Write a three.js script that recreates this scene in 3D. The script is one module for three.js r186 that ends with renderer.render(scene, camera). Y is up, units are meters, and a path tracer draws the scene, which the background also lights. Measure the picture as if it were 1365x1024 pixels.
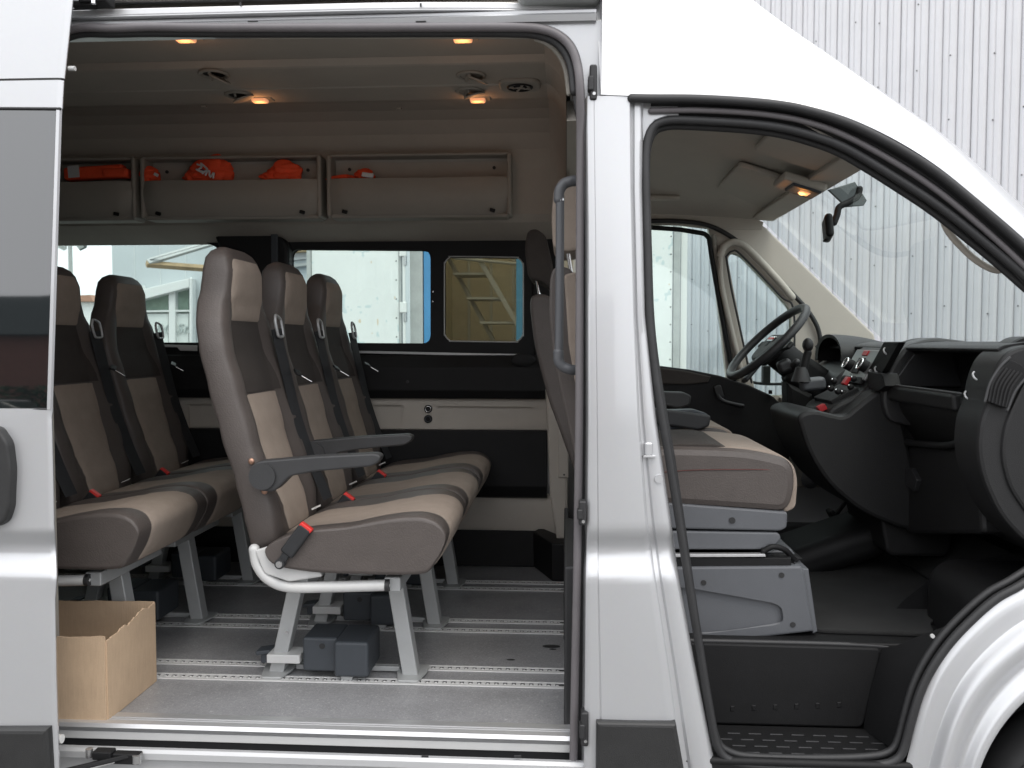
import * as THREE from 'three';
import { RoundedBoxGeometry } from 'three/addons/geometries/RoundedBoxGeometry.js';
import { mergeGeometries, toCreasedNormals } from 'three/addons/utils/BufferGeometryUtils.js';
import { FontLoader } from 'three/addons/loaders/FontLoader.js';
import { TextGeometry } from 'three/addons/geometries/TextGeometry.js';

/* ------------------------------------------------------------------ camera, sky, sun, exposure */
const W = 1365, H = 1024, FPX = 1150;                 // photograph size and focal length in its pixels
const CAM = new THREE.Vector3(0, 1.55, 2.08);
const scene = new THREE.Scene();
const camera = new THREE.PerspectiveCamera(2 * Math.atan(H / 2 / FPX) * 180 / Math.PI, 4 / 3, 0.05, 400);
camera.position.copy(CAM);
camera.rotation.set(-Math.atan(56 / FPX), Math.atan(72 / FPX), 0, 'YXZ');
camera.updateMatrixWorld(true);
camera.focus = 2.75; camera.userData.fStop = 7;

const skyTex = (() => {                                // even overcast sky, brighter towards the zenith
  const w = 256, h = 128, d = new Float32Array(w * h * 4);
  for (let j = 0; j < h; j++) for (let i = 0; i < w; i++) {
    const v = (j + 0.5) / h, el = (v - 0.5) * Math.PI, s = Math.sin(el), a = i / w * Math.PI * 2;
    const cl = 1 + 0.05 * Math.sin(a * 3 + 4 * el) * Math.cos(el) + 0.04 * Math.sin(a * 5 - 7 * el) * Math.cos(el);
    const L = (s > 0 ? (0.92 + 0.75 * s) : 0.5) * cl, k = (j * w + i) * 4;
    d[k] = L * 0.97; d[k + 1] = L * 0.985; d[k + 2] = L * 1.02; d[k + 3] = 1;
  }
  const t = new THREE.DataTexture(d, w, h, THREE.RGBAFormat, THREE.FloatType);
  t.mapping = THREE.EquirectangularReflectionMapping; t.magFilter = t.minFilter = THREE.LinearFilter; t.needsUpdate = true;
  return t;
})();
scene.background = skyTex; scene.environment = skyTex;

const sun = new THREE.DirectionalLight(0xfff6ea, 0.6);
sun.position.set(3, 13, 5); sun.target.position.set(0, 1, -1);
sun.castShadow = true; sun.shadow.radius = 40; sun.shadow.mapSize.set(2048, 2048);
Object.assign(sun.shadow.camera, { left: -14, right: 14, top: 14, bottom: -14, near: 0.5, far: 50 });
scene.add(sun, sun.target);

const renderer = new THREE.WebGLRenderer({ antialias: true });
renderer.toneMapping = THREE.LinearToneMapping;
renderer.toneMappingExposure = 1.7;
renderer.shadowMap.enabled = true;

/* ------------------------------------------------------------------ helpers */
let seed = 7; const rnd = () => { seed = (seed * 16807) % 2147483647; return seed / 2147483647; };
const V = (x, y, z) => new THREE.Vector3(x, y, z);
function ray(px, py) { return V((px - W / 2) / FPX, -(py - H / 2) / FPX, -1).applyQuaternion(camera.quaternion); }
function at(px, py, z) { const r = ray(px, py), t = (z - CAM.z) / r.z; return V(CAM.x + r.x * t, CAM.y + r.y * t, z); }
function atX(px, py, x) { const r = ray(px, py), t = (x - CAM.x) / r.x; return V(x, CAM.y + r.y * t, CAM.z + r.z * t); }
function atY(px, py, y) { const r = ray(px, py), t = (y - CAM.y) / r.y; return V(CAM.x + r.x * t, y, CAM.z + r.z * t); }

function uvMetres(g) {                                 // texture coordinates in metres, projected along each face's main direction
  if (g.index) g = g.toNonIndexed();
  if (!g.attributes.normal) g.computeVertexNormals();
  const p = g.attributes.position, uv = new Float32Array(p.count * 2), a = V(), b = V(), c = V(), n = V();
  for (let i = 0; i < p.count; i += 3) {
    a.fromBufferAttribute(p, i); b.fromBufferAttribute(p, i + 1); c.fromBufferAttribute(p, i + 2);
    n.copy(b).sub(a).cross(c.clone().sub(a));
    const x = Math.abs(n.x), y = Math.abs(n.y), z = Math.abs(n.z);
    [a, b, c].forEach((q, k) => {
      const o = (i + k) * 2;
      if (z >= x && z >= y) { uv[o] = q.x; uv[o + 1] = q.y; } else if (x >= y) { uv[o] = q.z; uv[o + 1] = q.y; } else { uv[o] = q.x; uv[o + 1] = q.z; }
    });
  }
  g.setAttribute('uv', new THREE.BufferAttribute(uv, 2));
  return g;
}
const used = {};
function numbered(n) { if (!(n in used)) { used[n] = 0; return n; } used[n]++; return n + '_' + String(used[n]).padStart(3, '0'); }
function tag(o, label, category, group, kind) {
  if (label) o.userData.label = label; if (category) o.userData.category = category;
  if (group) o.userData.group = group; if (kind) o.userData.kind = kind; return o;
}
function thing(name, label, category, pos = [0, 0, 0], group, kind) {
  const o = new THREE.Group(); o.name = numbered(name); o.position.set(...pos); scene.add(o);
  return tag(o, label, category, group, kind);
}
function rootOf(o) { while (o.parent && o.parent !== scene) o = o.parent; return o; }
function merge(gs) {
  gs = (Array.isArray(gs) ? gs.flat(9) : [gs]).filter(Boolean).map(uvMetres).map((g) => {
    const h = new THREE.BufferGeometry();
    for (const k of ['position', 'normal', 'uv']) h.setAttribute(k, g.attributes[k]);
    return h;
  });
  return gs.length === 1 ? gs[0] : mergeGeometries(gs);
}
function mapped(g, ...m) {                               // apply a matrix; a mirroring one keeps the faces turned outwards
  const mat = new THREE.Matrix4().set(...m); g.applyMatrix4(mat);
  if (mat.determinant() < 0) {
    if (g.index) g = g.toNonIndexed();
    for (const k of Object.keys(g.attributes)) { const a = g.attributes[k], n = a.itemSize; for (let i = 0; i < a.count; i += 3) for (let q = 0; q < n; q++) { const s = a.array[(i + 1) * n + q]; a.array[(i + 1) * n + q] = a.array[(i + 2) * n + q]; a.array[(i + 2) * n + q] = s; } }
  }
  return g;
}
function part(name, gs, mat, parent, opt = {}) {        // geometry is given in world metres; the parent thing sits at its own base
  const g = merge(gs);
  const m = new THREE.Mesh(g, mat); m.castShadow = m.receiveShadow = true;
  if (parent) { const r = rootOf(parent).position; if (!opt.local) g.translate(-r.x, -r.y, -r.z); m.name = name; parent.add(m); }
  else { m.name = numbered(name); scene.add(m); }
  if (opt.label) m.userData.label = opt.label; if (opt.kind) m.userData.kind = opt.kind;
  return m;
}
function dup(o, [x, y, z], label, turn) {
  const c = o.clone(); c.name = numbered(o.name.replace(/_\d\d\d$/, '')); c.userData = { ...o.userData }; if (label) c.userData.label = label;
  c.position.set(x, y, z); if (turn !== undefined) c.rotation.y = turn; scene.add(c); return c;
}
function box(x0, x1, y0, y1, z0, z1, r = 0.004, seg = 2) {
  const w = Math.abs(x1 - x0), h = Math.abs(y1 - y0), d = Math.abs(z1 - z0), rr = Math.min(r, w / 2.01, h / 2.01, d / 2.01);
  const g = rr > 0 ? new RoundedBoxGeometry(w, h, d, seg, rr) : new THREE.BoxGeometry(w, h, d);
  return g.translate((x0 + x1) / 2, (y0 + y1) / 2, (z0 + z1) / 2);
}
function slab(c, size, rot = [0, 0, 0], r = 0.004, seg = 2) {   // rounded box turned about its centre
  const g = r > 0 ? new RoundedBoxGeometry(...size, seg, Math.min(r, ...size.map((s) => s / 2.01))) : new THREE.BoxGeometry(...size);
  g.applyMatrix4(new THREE.Matrix4().makeRotationFromEuler(new THREE.Euler(...rot)));
  return g.translate(c.x ?? c[0], c.y ?? c[1], c.z ?? c[2]);
}
function creased(g, angle) { g.scale(1000, 1000, 1000); const h = toCreasedNormals(g, angle); return h.scale(0.001, 0.001, 0.001); }   // in millimetres: the helper welds within a hundredth of a unit
const vv = (p) => (p.isVector3 ? p : V(...p));
function tube(pts, r, { closed = false, n = 0, rs = 10, soft = 0.5, caps = true } = {}) {
  pts = pts.map(vv);
  const c = soft === 0 ? new THREE.CurvePath() : new THREE.CatmullRomCurve3(pts, closed, 'catmullrom', soft);
  if (soft === 0) for (let i = 0; i < pts.length - 1; i++) c.add(new THREE.LineCurve3(pts[i], pts[i + 1]));
  const g = [new THREE.TubeGeometry(c, n || Math.max(12, pts.length * 6), r, rs, closed)];
  if (caps && !closed) for (const p of [pts[0], pts[pts.length - 1]]) g.push(new THREE.SphereGeometry(r, rs, 6).translate(p.x, p.y, p.z));
  return g;
}
function bar(a, b, w, d, r = 0.003) {                   // square bar between two points
  a = vv(a); b = vv(b); const L = a.distanceTo(b), dir = b.clone().sub(a).normalize();
  const g = r > 0 ? new RoundedBoxGeometry(w, L, d, 2, Math.min(r, w / 2.01, d / 2.01)) : new THREE.BoxGeometry(w, L, d);
  const q = new THREE.Quaternion().setFromUnitVectors(V(0, 1, 0), dir);
  g.applyMatrix4(new THREE.Matrix4().makeRotationFromQuaternion(q));
  const m = a.clone().add(b).multiplyScalar(0.5); return g.translate(m.x, m.y, m.z);
}
function shapeOf(pts, rad = 0) {                        // polygon with rounded corners
  const s = new THREE.Shape(), n = pts.length;
  const P = pts.map((p) => new THREE.Vector2(p[0], p[1]));
  for (let i = 0; i < n; i++) {
    const a = P[(i + n - 1) % n], b = P[i], c = P[(i + 1) % n], r = pts[i][2] ?? rad;
    const d1 = a.clone().sub(b), d2 = c.clone().sub(b), k = Math.min(r, d1.length() * 0.48, d2.length() * 0.48);
    if (k > 1e-5) s.minR = Math.min(s.minR ?? 9, k);
    if (k < 1e-5) { i ? s.lineTo(b.x, b.y) : s.moveTo(b.x, b.y); continue; }
    const p = b.clone().add(d1.setLength(k)), q = b.clone().add(d2.setLength(k));
    i ? s.lineTo(p.x, p.y) : s.moveTo(p.x, p.y); s.quadraticCurveTo(b.x, b.y, q.x, q.y);
  }
  s.closePath(); return s;
}
function extr(shape, depth, bevel = 0.003, seg = 2, cs = 8) {
  const b = Math.min(bevel, depth / 2.2, (shape.minR ?? 9) * 0.6);
  return new THREE.ExtrudeGeometry(shape, { depth: depth - 2 * b, bevelEnabled: b > 0, bevelThickness: b, bevelSize: b, bevelOffset: -b, bevelSegments: seg, curveSegments: cs }).translate(0, 0, b);
}
// polygon read off the photograph on the plane z, thick away from the camera; holes likewise
function plate(px, z, depth, { r = 0, bevel = 0.003, holes = [] } = {}) {
  const conv = (l) => l.map(([x, y, rr]) => { const p = at(x, y, z); return [p.x, p.y, rr]; });
  const s = shapeOf(conv(px), r);
  for (const h of holes) s.holes.push(shapeOf(conv(h.p || h), h.r ?? r));
  return extr(s, depth, bevel).translate(0, 0, z - depth);
}
// polygon read off the photograph on a plane x = const (faces the rear), thick towards the front of the van
function plateX(px, x, depth, { r = 0, bevel = 0.003 } = {}) {
  const s = shapeOf(px.map(([u, v, rr]) => { const p = atX(u, v, x); return [p.z, p.y, rr]; }), r);
  return mapped(extr(s, depth, bevel), 0, 0, 1, x, 0, 1, 0, 0, 1, 0, 0, 0, 0, 0, 0, 1);
}
// cross-section (z, y) run along x
function runX(prof, x0, x1, bevel = 0, r = 0) {
  return mapped(extr(shapeOf(prof, r), x1 - x0, bevel), 0, 0, 1, x0, 0, 1, 0, 0, 1, 0, 0, 0, 0, 0, 0, 1);
}
// cross-section (x, y) run along z from z0 down to z1
function runZ(prof, z0, z1, bevel = 0, r = 0) { return extr(shapeOf(prof, r), Math.abs(z1 - z0), bevel).translate(0, 0, Math.min(z0, z1)); }
// sheet lofted between two paths of the same number of points; prof = [t, offset towards +z] across
function catmull(P, t) {
  const n = P.length - 1, i = Math.min(n - 1, Math.floor(t * n)), f = t * n - i;
  const p0 = P[Math.max(0, i - 1)], p1 = P[i], p2 = P[i + 1], p3 = P[Math.min(n, i + 2)], o = V();
  for (const k of ['x', 'y', 'z']) {
    const a = p0[k], b = p1[k], c = p2[k], d = p3[k];
    o[k] = 0.5 * (2 * b + (c - a) * f + (2 * a - 5 * b + 4 * c - d) * f * f + (3 * b - a - 3 * c + d) * f * f * f);
  }
  return o;
}
function loft(A, B, prof, N = 80, crease = 0.7) {
  A = A.map(vv); B = B.map(vv);
  const pos = [], idx = [], M = prof.length;
  for (let j = 0; j <= N; j++) {
    const a = catmull(A, j / N), b = catmull(B, j / N);
    prof.forEach(([t, o]) => { const q = a.clone().lerp(b, t); q.z += o; pos.push(q.x, q.y, q.z); });
  }
  for (let j = 0; j < N; j++) for (let i = 0; i < M - 1; i++) { const k = j * M + i; idx.push(k, k + M, k + 1, k + 1, k + M, k + M + 1); }
  const g = new THREE.BufferGeometry(); g.setAttribute('position', new THREE.Float32BufferAttribute(pos, 3)); g.setIndex(idx);
  return creased(g, crease);
}
function gridGeo(nu, nv, f, crease = 0.9) {             // f(u, v) -> [x, y, z]
  const pos = [], idx = [];
  for (let j = 0; j <= nv; j++) for (let i = 0; i <= nu; i++) pos.push(...f(i / nu, j / nv));
  for (let j = 0; j < nv; j++) for (let i = 0; i < nu; i++) { const k = j * (nu + 1) + i; idx.push(k, k + 1, k + nu + 1, k + 1, k + nu + 2, k + nu + 1); }
  const g = new THREE.BufferGeometry(); g.setAttribute('position', new THREE.Float32BufferAttribute(pos, 3)); g.setIndex(idx);
  return creased(g, crease);
}
function cyl(c, axis, r, h, rs = 20, r2) {
  const g = new THREE.CylinderGeometry(r2 ?? r, r, h, rs);
  if (axis === 'z') g.rotateX(Math.PI / 2); else if (axis === 'x') g.rotateZ(-Math.PI / 2);
  const p = vv(c); return g.translate(p.x, p.y, p.z);
}

/* ------------------------------------------------------------------ textures and materials */
function tileNoise(n, s) {                              // tileable value noise with n cells
  let k = s * 7919 + 13; const rr = () => { k = (k * 16807) % 2147483647; return k / 2147483647; };
  const t = new Float32Array(n * n).map(rr);
  return (u, v) => {
    const x = ((u % 1) + 1) % 1 * n, y = ((v % 1) + 1) % 1 * n, i = Math.floor(x), j = Math.floor(y), a = x - i, b = y - j;
    const sa = a * a * (3 - 2 * a), sb = b * b * (3 - 2 * b), q = (p, r) => t[(r % n) * n + (p % n)];
    return (q(i, j) * (1 - sa) + q(i + 1, j) * sa) * (1 - sb) + (q(i, j + 1) * (1 - sa) + q(i + 1, j + 1) * sa) * sb;
  };
}
function texture(w, fn, size, srgb = true) {            // fn(u, v) -> grey or [r, g, b] in 0..1 ; size in metres
  const d = new Uint8Array(w * w * 4);
  for (let j = 0; j < w; j++) for (let i = 0; i < w; i++) {
    const c = fn(i / w, j / w), k = (j * w + i) * 4;
    for (let q = 0; q < 3; q++) d[k + q] = 255 * Math.min(1, Math.max(0, Array.isArray(c) ? c[q] : c));
    d[k + 3] = 255;
  }
  const t = new THREE.DataTexture(d, w, w); t.wrapS = t.wrapT = THREE.RepeatWrapping;
  t.magFilter = THREE.LinearFilter; t.minFilter = THREE.LinearMipmapLinearFilter; t.generateMipmaps = true;
  t.repeat.set(1 / size, 1 / size); if (srgb) t.colorSpace = THREE.SRGBColorSpace; t.needsUpdate = true; return t;
}
const n8 = tileNoise(8, 1), n16 = tileNoise(16, 2), n32 = tileNoise(32, 3), n64 = tileNoise(64, 4), n128 = tileNoise(128, 5), n256 = tileNoise(256, 6), n4 = tileNoise(4, 9);
const fbm = (u, v) => 0.4 * n8(u, v) + 0.25 * n16(u, v) + 0.18 * n32(u, v) + 0.1 * n64(u, v) + 0.07 * n128(u, v);
const toS = (l) => (l <= 0.0031308 ? l * 12.92 : 1.055 * Math.pow(l, 1 / 2.4) - 0.055);
const mix3 = (c, k) => c.map((x) => toS(Math.min(1, x * k)));
const grainT = texture(256, (u, v) => 0.5 * n128(u, v) + 0.5 * n256(u, v), 0.12, false);
const leatherT = texture(256, (u, v) => 0.6 * n64(u, v) + 0.4 * n128(u, v), 0.16, false);
const weaveT = texture(256, (u, v) => 0.5 + 0.25 * Math.sin(u * Math.PI * 2 * 32) * Math.sin(v * Math.PI * 2 * 32) + 0.25 * (n128(u, v) - 0.5), 0.1, false);
const roughT = texture(256, (u, v) => 0.75 + 0.4 * (fbm(u, v) - 0.5), 0.6, false);
function std(lin, rough, o = {}) {
  const { noise, size = 0.5, ...rest } = o;
  const m = new THREE.MeshPhysicalMaterial({ roughness: rough, ...rest });
  if (noise) m.map = texture(256, (u, v) => mix3(lin, 1 + noise * 2 * (fbm(u, v) - 0.5) + noise * 0.6 * (n128(u * 3, v * 3) - 0.5)), size);
  else m.color.setRGB(...lin);
  m.side = THREE.DoubleSide; return m;
}
const M = {};
M.paint = std([0.51, 0.515, 0.525], 0.36, { metalness: 0.45, clearcoat: 0.9, clearcoatRoughness: 0.06, noise: 0.025, size: 1.7 });
M.rubber = std([0.022, 0.022, 0.023], 0.55, { bumpMap: grainT, bumpScale: 0.0003, noise: 0.25, size: 0.4 });
M.greyRubber = std([0.13, 0.12, 0.125], 0.5, { bumpMap: grainT, bumpScale: 0.0002, noise: 0.12, size: 0.4 });
M.black = std([0.0085, 0.0085, 0.009], 0.58, { specularIntensity: 0.6, bumpMap: grainT, bumpScale: 0.0005, noise: 0.2, size: 0.5 });
M.dash = std([0.0125, 0.0125, 0.013], 0.5, { specularIntensity: 0.8, bumpMap: grainT, bumpScale: 0.0006, noise: 0.15, size: 0.5 });
M.dashLight = std([0.022, 0.022, 0.0235], 0.45, { bumpMap: grainT, bumpScale: 0.0005, noise: 0.12, size: 0.5 });
M.cladding = std([0.022, 0.022, 0.022], 0.5, { bumpMap: grainT, bumpScale: 0.0006, noise: 0.25, size: 0.7 });
M.grey = std([0.102, 0.107, 0.117], 0.48, { bumpMap: grainT, bumpScale: 0.0004, noise: 0.06, size: 0.6 });
M.darkGrey = std([0.048, 0.055, 0.064], 0.5, { bumpMap: grainT, bumpScale: 0.0005, noise: 0.08, size: 0.4 });
M.handle = std([0.085, 0.088, 0.095], 0.45, { bumpMap: grainT, bumpScale: 0.0003 });
M.arm = std([0.036, 0.0365, 0.038], 0.5, { bumpMap: grainT, bumpScale: 0.0005, noise: 0.1, size: 0.3 });
M.headliner = std([0.41, 0.375, 0.33], 0.95, { bumpMap: weaveT, bumpScale: 0.0005, noise: 0.07, size: 0.9 });
M.locker = std([0.31, 0.29, 0.255], 0.6, { bumpMap: grainT, bumpScale: 0.0004, noise: 0.05, size: 0.6 });
M.beige = std([0.50, 0.46, 0.405], 0.55, { bumpMap: grainT, bumpScale: 0.0004, noise: 0.04, size: 0.8 });
M.cabLiner = std([0.47, 0.44, 0.39], 0.9, { bumpMap: weaveT, bumpScale: 0.0004, noise: 0.05, size: 0.8 });
M.tan = std([0.31, 0.255, 0.212], 0.93, { bumpMap: weaveT, bumpScale: 0.0009, sheen: 0.3, sheenRoughness: 0.6, noise: 0.1, size: 0.25 });
M.brown = std([0.081, 0.068, 0.062], 0.52, { bumpMap: leatherT, bumpScale: 0.0006, noise: 0.1, size: 0.3 });
M.darkFabric = std([0.044, 0.037, 0.033], 0.9, { bumpMap: weaveT, bumpScale: 0.0008, noise: 0.15, size: 0.25 });
M.belt = std([0.02, 0.021, 0.023], 0.55, { bumpMap: weaveT, bumpScale: 0.0004, noise: 0.15, size: 0.1 });
M.red = std([0.62, 0.03, 0.025], 0.4);
M.redPlastic = std([0.36, 0.016, 0.02], 0.35);
M.radio = std([0.22, 0.22, 0.225], 0.3, { metalness: 0.5 });
M.railTop = std([0.66, 0.66, 0.655], 0.42, { metalness: 0.25, noise: 0.06, size: 0.3 });
M.white = std([0.75, 0.75, 0.73], 0.5);
M.framePaint = std([0.56, 0.56, 0.55], 0.38, { clearcoat: 0.4, clearcoatRoughness: 0.25, noise: 0.04, size: 0.4 });
M.legPaint = std([0.42, 0.43, 0.43], 0.45, { metalness: 0.25, noise: 0.06, size: 0.4 });
M.steel = std([0.55, 0.55, 0.55], 0.38, { metalness: 0.9, roughnessMap: roughT });
M.alu = std([0.62, 0.62, 0.625], 0.38, { metalness: 0.7, noise: 0.04, size: 0.7 });
M.aluDull = std([0.5, 0.505, 0.51], 0.5, { metalness: 0.5, noise: 0.05, size: 0.7 });
M.chrome = std([0.85, 0.85, 0.86], 0.12, { metalness: 1 });
M.floor = (() => {
  const m = std([1, 1, 1], 0.42); m.color.set(0xffffff);
  m.map = texture(512, (u, v) => { const s = n256(u, v) > 0.86 ? 1.5 : 1; return mix3([0.26, 0.26, 0.267], s * (0.92 + 0.3 * (fbm(u, v) - 0.5) + 0.3 * (n256(v, u) - 0.5))); }, 0.8);
  m.roughnessMap = texture(256, (u, v) => 0.85 + 0.5 * (fbm(u + 0.3, v) - 0.5), 0.9, false);
  m.bumpMap = grainT; m.bumpScale = 0.0004; return m;
})();
M.mat = std([0.016, 0.016, 0.016], 0.95, { bumpMap: weaveT, bumpScale: 0.0012, noise: 0.35, size: 0.6 });
M.vest = std([0.92, 0.095, 0.03], 0.75, { bumpMap: weaveT, bumpScale: 0.0006, noise: 0.1, size: 0.3 });
M.reflective = std([0.6, 0.61, 0.62], 0.3, { noise: 0.1, size: 0.1 });
M.navy = std([0.06, 0.07, 0.14], 0.6);
M.card = (() => {
  const m = std([1, 1, 1], 0.9); m.color.set(0xffffff);
  m.map = texture(512, (u, v) => mix3([0.50, 0.365, 0.245], 0.97 + 0.16 * (fbm(u, v) - 0.5) + 0.07 * (n16(u * 8, v) - 0.5) + 0.06 * (n256(u, v) - 0.5)), 0.5);
  m.bumpMap = texture(128, (u) => 0.5 + 0.5 * Math.sin(u * Math.PI * 2 * 12), 0.085, false); m.bumpScale = 0.0003; return m;
})();
M.glass = new THREE.MeshPhysicalMaterial({ color: new THREE.Color().setRGB(0.87, 0.935, 0.915), roughness: 0.02, transmission: 1, thickness: 0, ior: 1.45, side: THREE.DoubleSide });
M.tint = new THREE.MeshPhysicalMaterial({ color: new THREE.Color().setRGB(0.62, 0.60, 0.50), roughness: 0.02, transmission: 1, thickness: 0, ior: 1.25, side: THREE.DoubleSide });
M.privacy = std([0.007, 0.009, 0.010], 0.03, { ior: 2.33, specularIntensity: 1 });
M.lamp = std([0.8, 0.5, 0.3], 0.4, { emissive: new THREE.Color(1, 0.42, 0.2), emissiveIntensity: 0.36 });
M.bulb = std([0.9, 0.7, 0.4], 0.4, { emissive: new THREE.Color(1, 0.62, 0.25), emissiveIntensity: 1.1 });
M.sensor = std([0.035, 0.045, 0.046], 0.15);

/* ------------------------------------------------------------------ setting: yard and what stands round it */
M.asphalt = std([0.20, 0.197, 0.19], 0.92, { noise: 0.35, size: 2.3, bumpMap: grainT, bumpScale: 0.004 });
{
  const g = part('ground', new THREE.PlaneGeometry(400, 400, 4, 4).rotateX(-Math.PI / 2), M.asphalt); tag(g, 'pale grey concrete yard under the van', null, null, 'structure');
}
// long hall clad in trapezoid sheet; it runs obliquely past the front of the van
M.sheet = std([0.61, 0.605, 0.615], 0.45, { noise: 0.05, size: 2.4 });
M.screw = std([0.12, 0.12, 0.12], 0.6);
{
  const th = 49.7 * Math.PI / 180, ux = Math.cos(th), uz = Math.sin(th), P0 = V(3.39, 0, -12.12), p = 0.2, nx = -uz, nz = ux; // normal towards the camera
  const pt = (s, o) => [P0.x + ux * s + nx * o, P0.z + uz * s + nz * o];
  const hall = thing('sheet_metal_hall', 'tall pale grey hall clad in vertical corrugated metal sheet', 'building', [P0.x, 0, P0.z]);
  for (let pan = -4; pan < 12; pan++) {                 // sheets of five ribs each
    const s0 = pan * 5 * p, prof = [];
    for (let k = 0; k < 5; k++) { const a = s0 + k * p; prof.push([a + 0.001, -0.022], [a + 0.007, -0.022], [a + 0.011, 0], [a + 0.045, 0.02], [a + 0.082, 0.022], [a + 0.097, 0.008], [a + 0.112, 0.022], [a + 0.16, 0.02], [a + 0.188, 0.002], [a + 0.192, 0], [a + p - 0.003, -0.022]); }
    const off = (pan % 2) * 0.0015, pos = [], idx = [], HH = 9;
    prof.forEach(([s, o]) => { const [x, z] = pt(s, o + off); pos.push(x, 0, z, x, HH, z); });
    for (let i = 0; i < prof.length - 1; i++) { const k = 2 * i; idx.push(k, k + 2, k + 1, k + 1, k + 2, k + 3); }
    const g = new THREE.BufferGeometry(); g.setAttribute('position', new THREE.Float32BufferAttribute(pos, 3)); g.setIndex(idx);
    const sh = part('cladding_sheet', creased(g, 0.3), M.sheet, hall);
    const sc = [];
    for (const y of [1.1, 1.95, 2.75, 3.6, 4.45, 5.3, 6.2]) for (const k of [1, 3]) {
      const [x, z] = pt(s0 + k * p + 0.06 + ((pan * 7 + k) % 3) * 0.03, 0.026 + off); sc.push(new THREE.SphereGeometry(0.011, 6, 4).translate(x, y + ((pan * 13 + k * 5) % 7 - 3) * 0.03, z));
    }
    part('screw_heads', sc, M.screw, sh);
  }
  const [ax, az] = pt(-4.15, -0.06), [bx, bz] = pt(12.2, -0.06);
  const back = new THREE.BoxGeometry(Math.hypot(bx - ax, bz - az), 9, 0.1).rotateY(-th).translate((ax + bx) / 2 + uz * 0.06, 4.5, (az + bz) / 2 - ux * 0.06);
  part('wall_core', back, M.sheet, hall);
}
// open box lorry behind the van: two white doors folded back, loading stairs inside
M.doorWhite = (() => {
  const m = std([1, 1, 1], 0.5); m.color.set(0xffffff);
  m.map = texture(512, (u, v) => {                      // white paint with worn patches and old tape marks
    const w = fbm(u, v), s = n16(u, v) * 0.6 + n64(u, v) * 0.4;
    if (s > 0.74) return mix3([0.58, 0.66, 0.67], 1); if (n32(u * 1, v * 0.5) > 0.972) return mix3([0.66, 0.54, 0.40], 1);
    return mix3([0.80, 0.81, 0.79], 0.96 + 0.12 * (w - 0.5));
  }, 2.2); return m;
})();
M.greyPost = std([0.40, 0.41, 0.40], 0.6, { noise: 0.12, size: 0.7 });
M.blue = std([0.06, 0.24, 0.46], 0.5, { noise: 0.12, size: 0.8 });
M.daylightRoofSheet = new THREE.MeshPhysicalMaterial({ color: 0xf4f2ea, transmission: 0.85, roughness: 0.95, thickness: 0, side: THREE.DoubleSide });  // translucency added so that daylight brightens the inside of the lorry
M.tanPanel = std([0.44, 0.405, 0.325], 0.7, { noise: 0.12, size: 1.2 });
M.stairs = std([0.34, 0.35, 0.33], 0.5, { metalness: 0.3, noise: 0.1, size: 0.5 });
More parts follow.
